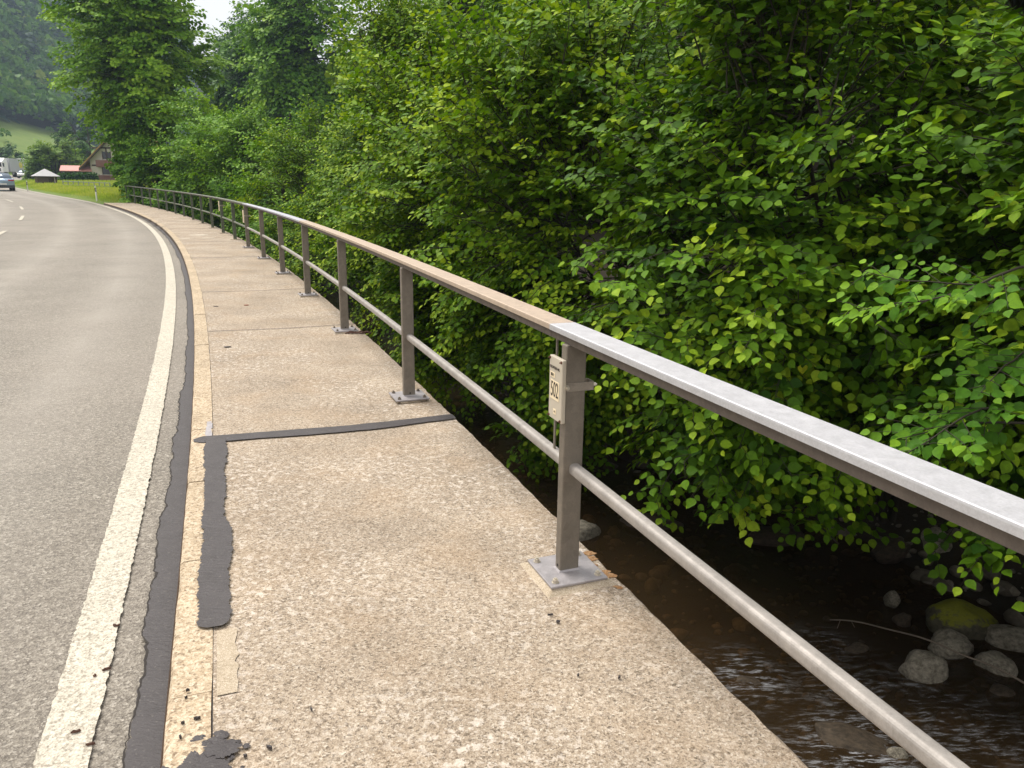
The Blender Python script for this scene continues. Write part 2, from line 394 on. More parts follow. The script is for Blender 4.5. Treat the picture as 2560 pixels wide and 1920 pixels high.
for i, s0 in enumerate([24.2+12.05*k for k in range(-3, 9)]):
    strip('centre_line', M['paint'], LN-4.45-.13, LN-4.45, s0, s0+4.3, RZ+.026, road)
strip('far_edge_line', M['paint'], LN-7.9-.15, LN-7.9, -14, 200, RZ+.024, road, fine=.5)
tw = lambda s: -(.10*max(0, 1-max(0, s-6)/60)*0) 
def tarj(s): return .004+.040*(2*float(fbm(s*1.5, 7.7, 21, 3))-.9) + .022*(2*float(fbm(s*7, 3.3, 22, 3))-.9)+.012*(2*float(fbm(s*45, 1.3, 23, 2))-.75)
def tarw(s): return tarj(s)*(1 if s < 6 else .6)+.048*min(1, max(0, (s-1.5)/5))
strip('gutter_sealant', M['tar'], KE-.128, KE+.006, -14, 52, RZ+.017, road, tarw, None, .012, 0)
def crk(k): return lambda s: tarw(s)-.003+.008*(2*float(fbm(s*6, 9.1, 25, 4))-.9)+k*(.5+float(vnoise(s*30, 3, 26)))
strip('seam_crack', M['ink0'], KE-.128, KE-.128, -14, 40, RZ+.0185, road, crk(0), crk(.007), .02, 0)

mb = MB(); jw = lambda s, k: (.006*(2*float(vnoise(s*9, k, 3))-1)+.004*(2*float(vnoise(s*40, k, 5))-1), 0) if k in (1, 2) else (0, 0)
sweep(mb, [(KI, 0), (OE-.012, 0), (OE, -.012), (OE, -.28), (OE-.10, -.30), (OE-.10, -.5), (KI, -.5)], -14, WEND, .06, jit=jw)
side = tag(mb.build('pavement', M['pavement'], fix=True), 'tan exposed aggregate walkway along the railing', kind='structure')
# kerb stones, one metre each, as one kerb structure
mb = MB(); s = -14.35
while s < WEND:
    g_ = .004; top = 0.004
    a, b_ = s+g_, min(s+1.0-g_, WEND)
    dz = random.uniform(-.002, .003)
    prof = [(KE+.004, -.3), (KE+.002, -.03), (KE+.006, -.008+dz), (KE+.018, dz+top), (KI-.004, dz+top), (KI-.004, -.3)]
    ringsS = np.linspace(a, b_, 9); rings = []
    for q in ringsS: rings.append([P(q, o+.003*(2*float(vnoise(q*14, k, 2))-1), z) for k, (o, z) in enumerate(prof)])
    mb.loft(rings); s += 1.0
kerb = tag(mb.build('kerb', M['kerb']), 'line of yellowish granite kerb stones beside the road', kind='structure')
mb = MB(); sweep(mb, [(KE+.02, -.35), (KE+.02, -.012), (KI+.002, -.006), (KI+.002, -.35)], -14, WEND, .5); mb.build('kerb_joint', M['tar'], kerb)
mb = MB(); sweep(mb, [(KE-.0005, -.14), (KE-.0005, -.016), (KE+.004, -.02), (KE+.004, -.14)], -14, WEND, .5); mb.build('stained_face', M['kerbface'], kerb)
# retaining wall below the pavement
mb = MB(); sweep(mb, [(-.8, -.32), (OE-.14, -.32), (OE-.05, -4.2), (-.8, -4.2)], -14, 54, .5)
tag(mb.build('retaining_wall', M['concrete']), 'grey concrete river wall below the walkway edge', 'wall')
# bitumen joints on the pavement
def sj(x, y): a, b_ = SO([x], [y]); return float(a[0]), float(b_[0])
sJ, _ = sj(-1.75, 4.86)
def cross_joint(s0, wd, a, b_, parent=side, mtl='tar', z=.006, slope=0, amp=.012, name='joint_sealant', n=90):
    vs = []; mb = MB()
    for i in range(n+1):
        o = a+(b_-a)*i/n; e = amp*(2*float(fbm(o*9, s0, 31, 4))-.94); e2 = amp*(2*float(fbm(o*9, s0+5, 32, 4))-.94)
        t = 1
        if o < KI-.0: t = max(.15, min(1, (o-a)/.05))**.5
        w_ = wd/2*t*(1 if o < -.4 else max(.75, 1-(o+.4)*.3))
        sc = s0+slope*(o-a)+.03*math.sin(o*3)
        vs += [P(sc-w_+e, o, z), P(sc, o, z+.003), P(sc+w_+e2, o, z)]
    mb.add(vs, [(3*i+k, 3*i+3+k, 3*i+4+k, 3*i+1+k) for i in range(n) for k in (0, 1)])
    return mb.build(name, M[mtl], parent, fix=False)
cross_joint(sJ-.02, .135, KI-.12, OE-.01, z=.010)
for (x, y, wd) in ((-3.4, 8.46, .012), (-4.8, 11.5, .012), (-7.1, 16.7, .03), (-9.2, 21.0, .012), (-12.0, 26.4, .014), (-14.5, 31.2, .014), (-17.6, 36.5, .014), (-21, 42.5, .014)):
    s_, _o = sj(x, y); cross_joint(s_, wd, KI+.004, OE-.012, amp=.003 if wd < .03 else .008, n=60)
s1, _ = sj(-1.09, 2.60)
def wav(seed, amp): return lambda s: amp*(2*float(fbm(s*2.3, seed, seed, 3))-.9)+.010*(2*float(fbm(s*22, seed, seed+1, 3))-.94)+.007*(2*float(vnoise(s*75, seed, seed+2))-1)
strip('kerb_seam_sealant', M['tar'], KI-.055, KI+.065, s1, sJ, .013, side, wav(41, .022), wav(44, .04), .01, 0, True)
strip('cement_patch', M['cementpav'], KI+.012, KI+.09, s1-.42, s1-.02, .0045, side, None, wav(47, .02), .02)
strip('grey_smear', M['plate'], KI-.04, KI+.0, sJ+.08, sJ+.42, .0085, side, wav(48, .02), wav(49, .02), .02)
def blob(cx, cy, r, seed, z=.008, sx=1, parent=side, mtl='tar', name='tar_patch', n=70, am=.5):
    vs = [(cx, cy, z+.003)]; ps = []
    for i in range(n):
        a = 2*math.pi*i/n; q = r*(1-am/2+am*float(fbm(math.cos(a)*3+5, math.sin(a)*3+5, seed, 5))*1.1+.05*(2*random.random()-1))
        ps.append((cx+math.cos(a)*q*sx, cy+math.sin(a)*q, z))
    mb = MB(); mb.add(vs+ps, [(0, 1+i, 1+(i+1) % n) for i in range(n)]); return mb.build(name, M[mtl], parent, fix=False)
def gp(px, py, z=0.):
    """point of the ground plane z seen at photo pixel: used only to survey where small marks and litter lie"""
    d = cF*FPX+cR*(px-1280)+cD*(py-960); t = (H-z)/-d[2]; return d[0]*t, d[1]*t
for px, py, r_, k_ in ((372, 549, .22, 81), (388, 558, .22, 82), (402, 568, .2, 83), (411, 577, .14, 84)):
    x, y = gp(px, py); blob(x, y, r_*.55, k_, .012, 1.6, n=60, am=.9)
for px, py, r_, k_ in ((492, 588, .30, 85), (505, 587, .25, 86), (462, 597, .18, 87), (520, 595, .22, 88)):
    x, y = gp(px, py); blob(x, y, r_*.5, k_, .005, 1.5, mtl='cement', name='pale_smear', n=60, am=.9)
M['ruststain'] = aggregate('rust_stained_aggregate', [(0, (.16, .06, .02)), (.5, (.36, .20, .09)), (1, (.50, .34, .20))], 150)
for i in range(16):
    t_ = i/15; x, y = gp(1462+t_*95+random.uniform(-14, 8), 1372+t_*95+random.uniform(-8, 12))
    if sj(x, y)[1] < .185: blob(x, y, random.uniform(.006, .022), 120+i, .003, 1.3, mtl='ruststain', name='rust_stain', n=22, am=1.)
blob(-.885, 1.87, .075, 61, .010, .95, n=220, am=.75); blob(-.85, 1.95, .042, 63, .0125, 1.1, n=160, am=.9); blob(-.93, 1.80, .07, 67, .015, n=160, am=.8)
for i in range(26):
    a_ = random.uniform(-.4, 2.6); q_ = random.uniform(.075, .13); blob(-.88+math.cos(a_)*q_*.9, 1.89+math.sin(a_)*q_*1.1, random.uniform(.004, .016), 70+i, .006, random.uniform(.7, 1.6), n=18, am=.9)

# ------------------------------------------------------------------ railing
rail = thing('bridge_railing', 'long galvanised steel railing with posts and mid rail on the outer edge of the walkway', 'railing', P(0, 0, 0))
rl = rail.location
class PB(MB):
    pass
def rbuild(mb, name, mt, parent=None, smooth=False):
    """mesh given in world coordinates, parented below the railing"""
    base = parent if parent else rail
    off = Vector(rl) if parent is None else Vector(rl)+Vector(parent.location)
    mb.v = [tuple(Vector(v)-off) for v in mb.v]
    return mb.build(name, mt, base, smooth)
TW = .0605; TZ = 1.083; RO = .020
prof_top = [(-TW+.005, TZ), (TW-.005, TZ), (TW-.001, TZ-.002), (TW, TZ-.007), (TW, TZ-.024), (-TW, TZ-.024), (-TW, TZ-.007), (-TW+.001, TZ-.002)]
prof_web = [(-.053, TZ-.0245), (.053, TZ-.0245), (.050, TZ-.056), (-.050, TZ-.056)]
for a, b_, k in ((-14, .165, 'rail_silver'), (.168, 9.2, 'rail_beige'), (9.206, 18.2, 'rail_blue'), (18.206, 57.2, 'rail_green')):
    sc = .985 if k in ('rail_beige',) else 1
    mb = MB(); sweep(mb, [(o*sc+RO, TZ+(z-TZ)*sc) for o, z in prof_top], a, b_, .3)
    o = rbuild(mb, 'top_rail', M[k])
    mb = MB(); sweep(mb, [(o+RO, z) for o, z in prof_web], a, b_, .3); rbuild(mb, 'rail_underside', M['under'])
    o['label'] = {'rail_silver': 'bright silver flat top rail nearest the viewer', 'rail_beige': 'beige stained top rail section', 'rail_blue': 'pale blue grey top rail section', 'rail_green': 'dull green grey far top rail'}[k]
mr = .0245; pm = []
for cx, cy, a0 in ((1, 1, 0), (-1, 1, 90), (-1, -1, 180), (1, -1, 270)):
    for q in range(0, 91, 18): pm.append((.008+cx*(mr-.017)+.017*math.cos(rad(a0+q)), .497+cy*(mr-.017)+.017*math.sin(rad(a0+q))))
SP = 2.985; NP = 20
for a, b_, k in ((-14, -.02, 'mid'), (.02, 6*SP-.02, 'mid'), (6*SP+.02, (NP-1)*SP, 'rail_green')):
    mb = MB(); sweep(mb, pm, a, b_, .3, cap=True); rbuild(mb, 'mid_rail', M[k])
def Mat(s, o=0, z=0):
    a = heading(s); p = P(s, o, z)
    return Matrix(((math.cos(a), -math.sin(a), 0, p.x), (math.sin(a), math.cos(a), 0, p.y), (0, 0, 1, p.z), (0, 0, 0, 1)))   # local x = +o, y = +s
def hexbolt(mb, x, y, z, r=.012, T=None, h=.012):
    T = T or Matrix.Identity(4)
    mb.prism([(x+r*1.35*math.cos(i*math.pi/6), y+r*1.35*math.sin(i*math.pi/6)) for i in range(12)], z, z+.0025, T)
    mb.prism([(x+r*math.cos(i*math.pi/3+.3), y+r*math.sin(i*math.pi/3+.3)) for i in range(6)], z+.0025, z+.0025+h, T)
    mb.prism([(x+r*.5*math.cos(i*math.pi/5), y+r*.5*math.sin(i*math.pi/5)) for i in range(10)], z+.0025+h, z+.008+h, T)
pidx = [-3, -2, -1]+list(range(0, NP))
for k in pidx:
    s = k*SP; T = Mat(s); loc = Vector(P(s)) - Vector(rl)
    R = Matrix.Rotation(heading(s), 4, 'Z')
    green = k >= 7; mt = M['postgreen'] if green else M['post']
    zp = .030 if k < 7 else .02
    mb = MB().box((-.045, -.025, zp), (.045, .025, TZ-.0565))
    o = mb.build('post', mt, rail); bevel(o, .006, 3); o.location = loc; o.rotation_euler = (0, 0, heading(s)+rad(random.uniform(-1.2, 1.2)))
    po = o
    if k == 6: po['label'] = 'post with rusty red mid joint'
    if -1 <= k < 12:
        h = .132
        mb = MB().box((-h, -h, zp-.012), (h, h, zp)); q = mb.build('base_plate', M['plate'] if k < 7 else M['grout'], po); bevel(q, .0025, 1)
        f_ = .03 if k == 0 else .012
        mb = MB().loft([[Vector((x*(h+f_), y*(h+f_), -.002)) for x, y in ((-1, -1), (1, -1), (1, 1), (-1, 1))], [Vector((x*(h-.002), y*(h-.002), zp-.0125)) for x, y in ((-1, -1), (1, -1), (1, 1), (-1, 1))]])
        if k == 1: mb = MB().box((-h+.012, -h+.02, -.001), (h-.02, h-.01, zp-.0125)).box((-.10, -h-.004, -.001), (-.035, -h+.019, zp-.0135)).box((-.033, -h+.004, -.001), (.06, -h+.019, zp-.016))
        q = mb.build('mortar_bed', M['grout'] if k else M['cementpav'], po); bevel(q, .004, 1)
    if -1 <= k < 7:
        for bx, by in ((-.1, -.098), (.1, -.098), (-.1, .098), (.1, .098)):
            mb = MB(); hexbolt(mb, bx, by, zp, T=None); mb.build('bolt', M['bolt'] if k < 1 else M['rustybolt'], po)
        # weld fillet and drain hole
        mb = MB().loft([[Vector((x*1.0, y*1.0, zp)) for x, y in ((-.052, -.032), (.052, -.032), (.052, .032), (-.052, .032))], [Vector((x, y, zp+.007)) for x, y in ((-.0445, -.0245), (.0445, -.0245), (.0445, .0245), (-.0445, .0245))]])
        mb.build('weld', M['plate'], po)
        mb = MB().prism([(.007*math.cos(i*math.pi/5), .007*math.sin(i*math.pi/5)) for i in range(10)], 0, .0012, Matrix.Translation(Vector((-.0255+.0, 0, 0))) @ Matrix.Identity(4))
        if k == 0: Mh = Matrix.Translation((-.045, .0, zp+.022)) @ Matrix.Rotation(rad(-90), 4, 'Y')
        else: Mh = Matrix.Translation((.004, -.025, zp+.022)) @ Matrix.Rotation(rad(90), 4, 'X')
        mb = MB().prism([(.0065*math.cos(i*math.pi/5), .0065*math.sin(i*math.pi/5)) for i in range(10)], 0, .0012, Mh); mb.build('drain_hole', M['dark'], po)

# ------------------------------------------------------------------ number signs on the railing
def text_mesh(body, size, name):
    cu = bpy.data.curves.new(name, 'FONT'); cu.body = body; cu.size = size; cu.align_x = 'CENTER'; cu.align_y = 'CENTER'; cu.extrude = .0004; cu.offset = 0
    t = bpy.data.objects.new(name, cu); C.objects.link(t); dg = bpy.context.evaluated_depsgraph_get(); dg.update()
    me = bpy.data.meshes.new_from_object(t.evaluated_get(dg)); bpy.data.objects.remove(t); bpy.data.curves.remove(cu); return me
def number_sign(s, label, detail=True, off=.03, zc=.835, hh=.133, hw=.066):
    T = Mat(s+off, -.068, zc)
    # local frame of the sign: x = reading direction (-s), y = up, z = out to the road (-o)
    a = heading(s+off)
    xs = Vector((math.sin(a), -math.cos(a), 0)); ys = Vector((0, 0, 1)); zs = Vector((-math.cos(a), -math.sin(a), 0))
    e = bpy.data.objects.new('number_sign', None); C.objects.link(e); p = P(s+off, -.066, zc)
    mw = Matrix(((xs.x, ys.x, zs.x, p.x), (xs.y, ys.y, zs.y, p.y), (xs.z, ys.z, zs.z, p.z), (0, 0, 0, 1))); e.matrix_world = mw
    tag(e, label, 'sign', 'structure number signs on the railing')
    o = MB().box((-hw, -hh, -.02), (hw, hh, 0)).build('panel', M['signgrey'] if detail else M['cream'], e); bevel(o, .005, 3)
    if detail:
        def card(x0, x1, y0, y1, nm): return MB().box((x0, y0, .0002), (x1, y1, .0016)).build(nm, M['cream'], e)
        card(-.046, .040, -.046, .034, 'number_card'); card(-.052, -.006, .045, .067, 'small_card'); card(-.012, .014, -.107, -.085, 'sticker')
        for body, sz, x, y, sx, sy in (('502', .083, -.003, -.006, .62, 1.1), ('8014', .022, -.029, .056, .62, .9), ('BAUWERKS-NR.', .0145, -.004, .088, .95, 1.15), ('01', .012, .001, -.096, .8, 1)):
            me = text_mesh(body, sz, 'lettering'); me.materials.clear(); me.materials.append(M['ink'])
            t = link('lettering', me, None, e, (x, y, .0022)); t.scale = (sx, sy, 1)
        for x in (-1, 1):
            for y in (-1, 1):
                mb = MB(); hexbolt(mb, x*(hw-.009), y*(hh-.010), 0, .0045, h=.002); mb.build('screw', M['rust'], e)
    # clamp band round the post
    mb = MB(); t_ = .0022; z0 = -.003; bh = .018
    for yb in (.018,):
        # world layout in sign axes: z=-.021 is the road face of the post, post spans z -.021 .. -.111
        xn = -off*-1+.0265     # near face of the post in sign x
        mb.box((xn, yb-bh, -.145), (xn+t_, yb+bh, -.012)); mb.box((xn-.006, yb-bh, -.0205), (xn+t_, yb+bh, -.0182))
        xf = off-.0265
        mb.box((xf-t_, yb-bh, -.145), (xf, yb+bh, -.019))
        mb.box((xf, yb-bh, -.147), (xn, yb+bh, -.145))
    mb.build('clamp', M['clampm'], e)
    mb = MB(); Tb = Matrix.Translation((off+.0285, .018, -.024)) @ Matrix.Rotation(rad(90), 4, 'Y'); hexbolt(mb, 0, 0, 0, .009, Tb); mb.build('bolt', M['bolt'], e); mb = MB()
    Tb = Matrix.Translation((off+.010, .018, -.147)) @ Matrix.Rotation(rad(180), 4, 'X'); hexbolt(mb, 0, 0, 0, .008, Tb, .014); mb.build('bolt', M['bolt'], e)
    if detail:
        MB().box((-.155, -.325, -.072), (-.141, .178, -.066)).build('mounting_rod', M['post'], e)
    return e
number_sign(0, 'grey enamelled sign reading 502 clamped to the nearest post')
number_sign(6*SP, 'pale narrow sign clamped low on the seventh post from the viewer', False, .12, .77, .155, .07)
number_sign(8*SP, 'pale narrow sign just under the top rail on the ninth post', False, .12, .84, .155, .06)

# ------------------------------------------------------------------ leaf engine
def unit(v): return v/np.maximum(1e-9, np.linalg.norm(v, axis=-1, keepdims=True))
LEAF_HI = (np.array([[0, 0, 0], [.10, .27, .04], [.36, .46, .08], [.68, .42, .06], [.93, .20, 0], [1.14, 0, -.12], [.93, -.20, 0], [.68, -.42, .06], [.36, -.46, .08], [.10, -.27, .04], [.36, 0, -.04], [.74, 0, -.05]]),
           np.array([[0, 10, 2, 1], [10, 11, 3, 2], [11, 5, 4, 3], [0, 9, 8, 10], [10, 8, 7, 11], [11, 7, 6, 5]]))
LEAF_LO = (np.array([[0, 0, 0], [.5, .42, .06], [1.1, 0, -.08], [.5, -.42, .06]]), np.array([[0, 3, 2, 1]]))
LEAF_CL = (np.array([[0, 0, 0], [.35, .5, .12], [1.1, .15, -.1], [.75, -.5, .10], [.1, -.35, 0], [.9, .55, -.1]]), np.array([[0, 4, 3, 2], [0, 2, 5, 1]]))
def leaves(name, pos, d, nrm, size, tint, mtl, parent, tpl, kind=None):
    d = unit(d); sidev = unit(np.cross(nrm, d)); nn = np.cross(d, sidev)
    tv, tf = tpl; n = len(pos)
    V = pos[:, None, :] + size[:, None, None]*(tv[None, :, 0, None]*d[:, None] + tv[None, :, 1, None]*sidev[:, None]*1.0 + tv[None, :, 2, None]*nn[:, None])
    F = (tf[None] + (np.arange(n)*len(tv))[:, None, None]).reshape(-1, 4)
    me = np_mesh(name, V.reshape(-1, 3), F, mtl, False, np.repeat(tint, len(tv)))
    o = link(name, me, None, parent)
    if kind: o['kind'] = kind
    return o
def tubes_np(segs, name, mtl, parent):
    """segs: list of (pts (k,3), radii) joined in one mesh"""
    Vs = []; Fs = []; off = 0; n = 5
    for pts, r in segs:
        pts = np.asarray(pts, float); k = len(pts); t = unit(np.gradient(pts, axis=0)); ref = np.where(np.abs(t[:, 2:3]) < .9, np.array([[0, 0, 1.]]), np.array([[1., 0, 0]]))
        a = unit(np.cross(t, ref)); b_ = np.cross(t, a); q = np.arange(n)*2*math.pi/n
        V = pts[:, None]+np.asarray(r)[:, None, None]*(a[:, None]*np.cos(q)[None, :, None]+b_[:, None]*np.sin(q)[None, :, None])
        i, j = np.meshgrid(np.arange(k-1), np.arange(n), indexing='ij'); i = i.ravel(); j = j.ravel(); j2 = (j+1) % n
        Fs.append(np.stack([i*n+j, i*n+j2, (i+1)*n+j2, (i+1)*n+j], -1)+off); Vs.append(V.reshape(-1, 3)); off += k*n
    if not Vs: return None
    return link(name, np_mesh(name, np.concatenate(Vs), np.concatenate(Fs), mtl, True), None, parent)
nbias = np.array([-.22, -.14, .0])
def spray(r, p0, d0, L, lsz, tips, young, droop=.5, side_n=9, lod=0):
    """one leafy bough: a main twig with side twigs in a loose plane. returns leaves + twig polylines"""
    K = 8; d0 = d0/np.linalg.norm(d0); pts = [p0]; d = d0.copy(); st = L/K
    for i in range(K):
        d = d+np.array([0, 0, -droop*st*(.35+i/K)])+r.normal(0, .10, 3); d /= np.linalg.norm(d); pts.append(pts[-1]+d*st)
    pts = np.array(pts); out = []
    segs = [(pts, np.linspace(.006+.004*L, .0015, K+1))]
    up = np.array([0, 0, 1.]); lat = np.cross(d0, up); lat /= np.linalg.norm(lat)+1e-9
    roll = r.normal(0, .3); plane_n = unit((up*math.cos(roll)+lat*math.sin(roll)+.55*np.array([d0[0], d0[1], 0]))[None])[0]
    tw = []
    for j in range(side_n):
        u = .18+.8*(j+r.random()*.6)/side_n; i = min(K-1, int(u*K)); q = pts[i]+(pts[i+1]-pts[i])*(u*K-i)
        tdir = pts[i+1]-pts[i]; tdir /= np.linalg.norm(tdir); lt = np.cross(tdir, plane_n); lt /= np.linalg.norm(lt)+1e-9
        sg = 1 if j % 2 else -1
        dd = tdir*r.uniform(.5, .9)+sg*lt*r.uniform(.6, 1.1)+plane_n*r.normal(.05, .18); dd /= np.linalg.norm(dd)
        tw.append((q, dd, L*r.uniform(.22, .42)*(1.15-u*.55), u))
    tw.append((pts[-3], pts[-1]-pts[-3], L*.25, 1.))
    for q, dd, l, tu in tw:
        k = max(3, int(l/(lsz*.55))); dd = dd/np.linalg.norm(dd); t = (np.arange(k)+.5)/k
        base = q+dd*l*t[:, None]+np.array([0, 0, -.25])*(l*t*t)[:, None]*droop
        lt = np.cross(dd, plane_n); lt /= np.linalg.norm(lt)+1e-9; sg = np.where(np.arange(k) % 2 == 0, 1, -1)[:, None]
        ld = dd*.55+lt*sg*.85+r.normal(0, .28, (k, 3))+np.array([0, 0, -.30]); ld[-1] = dd+np.array([0, 0, -.3])
        ln = plane_n+r.normal(0, .34, (k, 3))+nbias
        sz = lsz*r.uniform(.62, 1.15, k)*(1.08-.35*t)
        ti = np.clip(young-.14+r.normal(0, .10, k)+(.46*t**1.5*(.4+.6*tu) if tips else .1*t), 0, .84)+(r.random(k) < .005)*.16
        out.append((base+ld/np.linalg.norm(ld, axis=1)[:, None]*lsz*.12, ld, ln, sz, ti))
        if lod == 0: segs.append((np.stack([q, q+dd*l*.5, base[-1]]), np.array([.003, .002, .001])))
    return out, segs
def bush(name, label, cat, base, crown, R_, nb, lsz, mtl, seed, L=(0.9, 1.5), stems=6, face=None, tpl=LEAF_HI, lod=0, group=None, young=.40, bark='bark', stem_r=.045, side_n=9, inner=.55, extra=(), tipp=.5, lump=.35, back=.35, droop=.5, low=-1.0, csp=.13):
    """base = root point, crown = crown centre, R_ = ellipsoid radii. boughs start inside and reach the uneven crown surface"""
    r = np.random.default_rng(seed); root = thing(name, label, cat, tuple(base), 0, group); b0 = np.array(base, float)
    c = np.array(crown, float)-b0; R_ = np.array(R_, float); acc = []; segs = []
    ends = []
    for i in range(stems):
        a = 2*math.pi*(i+r.random()*.6)/stems; e = c+R_*np.array([math.cos(a)*.45, math.sin(a)*.45, r.uniform(.1, .75)])
        st = np.array([math.cos(a)*.12, math.sin(a)*.12, -.15]) if stems > 1 else np.array([0, 0, -.2]); t = np.linspace(0, 1, 9)[:, None]
        md = st*.5+e*.5+np.array([0, 0, .15*np.linalg.norm(e-st)])+r.normal(0, .12, 3)
        q = (1-t)**2*st+2*t*(1-t)*md+t*t*e; q[1:-1] += r.normal(0, .03, (7, 3))*max(1, R_[0]*.3); segs.append((q, np.linspace(stem_r, stem_r*.25, 9))); ends.append(q)
    allp = np.concatenate(ends)
    nc = max(6, nb//11); cl = unit(r.normal(size=(nc, 3))*np.array([1, 1, 1.05])); cl = cl[cl[:, 2] > low-.2]
    if face is not None: cl = cl[(cl@face > -.15) | (r.random(len(cl)) < back)]
    crd = r.uniform(.60, 1.12, len(cl)); k_ = 0
    cnt = 0; tries = 0
    while cnt < nb and tries < nb*6:
        tries += 1
        k_ = int(r.integers(len(cl))); u = cl[k_]+r.normal(0, csp, 3); u /= np.linalg.norm(u)
        if u[2] < low: continue
        lum = crd[k_]*(1+lump*(2*float(fbm(u[0]*2.2+seed, u[1]*2.2+u[2]*2.7, seed, 3))-.95))
        rr = r.uniform(inner, 1)**.6*lum
        tip = c+R_*u*rr
        d = unit((u*R_/R_.mean()*np.array([1, 1, .55])+np.array([0, 0, .38])+r.normal(0, .22, 3))[None])[0]
        l = r.uniform(*L)*(.75+.5*rr)
        p0 = tip-d*l*.85
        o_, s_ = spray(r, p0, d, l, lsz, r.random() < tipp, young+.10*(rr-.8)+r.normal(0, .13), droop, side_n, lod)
        acc += o_; segs += s_ if lod == 0 else s_[:1]
        if cnt % 3 == 0:
            k = np.argmin(((allp-p0)**2).sum(1)); a = allp[k]; t = np.linspace(0, 1, 5)[:, None]
            segs.append((a*(1-t)+p0*t+np.array([0, 0, .08])*np.sin(t*3.14)*np.linalg.norm(p0-a), np.linspace(max(.008, stem_r*.3), .006, 5)))
        cnt += 1
    for (p, d, l, yg) in extra:
        q_ = np.array(p, float)-b0; a = allp[np.argmin(((allp-q_)**2).sum(1))]; t = np.linspace(0, 1, 6)[:, None]; segs.append((a*(1-t)+q_*t+np.array([0, 0, .10])*np.sin(t*3.14), np.linspace(.014, .008, 6)))
        o_, s_ = spray(r, np.array(p, float)-b0, np.array(d, float), l, lsz, True, yg, droop, side_n+3, 0); acc += o_; segs += s_
    A = [np.concatenate([a[i] for a in acc]) for i in range(5)]
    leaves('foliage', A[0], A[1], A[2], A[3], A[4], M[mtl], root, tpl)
    tubes_np(segs, 'branches' if stems > 1 else 'trunk', M[bark], root)
    return root
FACE = unit(np.array([[-.85, -.5, .1]]))[0]
def at(s, o, z): p = P(s, o, 0, False); return (p.x, p.y, z)
G = 'hazel bushes on the far river bank'
SPR = [[3.61, 5.26, 1.17], [2.67, 5.1, 0.91], [3.59, 4.99, 0.27], [2.58, 4.83, 0.05], [3.72, 5.36, 0.63], [-0.46, 10.48, 2.14], [-1.55, 9.47, 1.6], [2.25, 7.13, 1.04], [2.7, 6.41, 0.91], [0.91, 8.89, 2.74], [0.56, 8.57, 2.18]]
HZ = [
 # s, o_root, crown(s,o,z), radii, boughs, label
 (-3.2, 7.6, (-3.4, 6.8, 2.4), (2.6, 2.6, 3.2), 230, 'dark leafy bush at the right edge of the picture behind the hanging sprays'),
 (.8, 7.0, (1.3, 6.1, 1.0), (2.2, 2.3, 3.2), 700, 'hazel bush whose lowest branch hangs over the dark water'),
 (4.2, 6.6, (4.2, 5.0, 1.5), (2.5, 2.6, 4.3), 900, 'tall hazel bush filling the view behind the nearest top rail'),
 (8.2, 5.8, (8.2, 4.2, 1.0), (2.6, 2.6, 4.0), 1020, 'hazel bush rising above the post with the 502 sign'),
 (12.6, 5.8, (12.5, 4.0, 1.4), (2.7, 2.7, 4.4), 880, 'bright hazel bush above the beige rail section'),
 (17.2, 6.0, (17.2, 4.2, 2.2), (3.0, 2.8, 5.0), 760, 'yellow green hazel bush at the top centre left'),
 (22.6, 6.4, (22.4, 4.4, 1.5), (3.2, 2.8, 4.2), 480, 'hazel bush behind the pale blue rail section'),
 (28.2, 6.2, (28, 4.2, .8), (3.3, 2.7, 3.6), 420, 'low hazel bush behind the start of the green railing'),
]
import time; _t0 = time.time()
for i, (s, o, c, R_, nb, lab) in enumerate(HZ):
    far = i >= 5
    ex = []
    if i == 3: ex = [(SPR[5], np.array(SPR[6])-np.array(SPR[5])+np.array([0, 0, .3]), 1.5, .85), (np.array(SPR[5])+np.array([.1, 0, -.2]), np.array(SPR[6])-np.array(SPR[5])+np.array([0, 0, .1]), 1.2, .8), (at(9.4, 3.2, 1.0), (-.75, -.55, .25), 1.5, .72), (at(6.6, 1.9, -1.6), (-.6, -.7, .2), 1.0, .4), (at(5.6, 2.0, -1.5), (-.6, -.7, .3), 1.0, .4), (at(7.6, 1.8, -.9), (-.6, -.7, .2), 1.0, .42)]
    if i == 1: ex = [(at(1.9, 5.4, -1.2), (-.75, -.5, .1), 1.2, .6), (at(2.6, 5.2, -1.5), (-.8, -.5, .1), 1.1, .6), (at(1.4, 5.6, -1.3), (-.75, -.5, .1), 1.0, .55)]
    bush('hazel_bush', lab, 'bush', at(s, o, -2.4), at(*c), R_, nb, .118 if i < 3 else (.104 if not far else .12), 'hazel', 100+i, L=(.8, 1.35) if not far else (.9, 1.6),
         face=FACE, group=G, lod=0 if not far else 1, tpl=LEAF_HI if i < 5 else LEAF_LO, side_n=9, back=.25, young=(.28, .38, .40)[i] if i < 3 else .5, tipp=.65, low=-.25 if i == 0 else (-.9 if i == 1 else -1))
# beech-like sprays at the right
EXB = [(np.array(SPR[a])+np.array([0, 0, dz]), np.array(SPR[b])-np.array(SPR[a])+np.array([0, 0, .25]), l, yg) for a, b, dz, l, yg in ((0, 1, 0, 1.5, .62), (0, 1, -.18, 1.2, .5), (2, 3, 0, 1.5, .45), (2, 3, -.15, 1.2, .5), (4, 3, 0, 1.1, .4))]
bush('beech_sapling', 'smooth leaved sapling with flat drooping sprays at the right edge', 'tree', at(-1.6, 8.0, -2.0), at(-1.9, 5.9, .5), (1.2, 1.0, 1.3), 46, .092, 'beech', 300, L=(.9, 1.5), stems=1, face=FACE, side_n=8, back=.2, young=.36, droop=.25, low=-.35,
     extra=EXB)
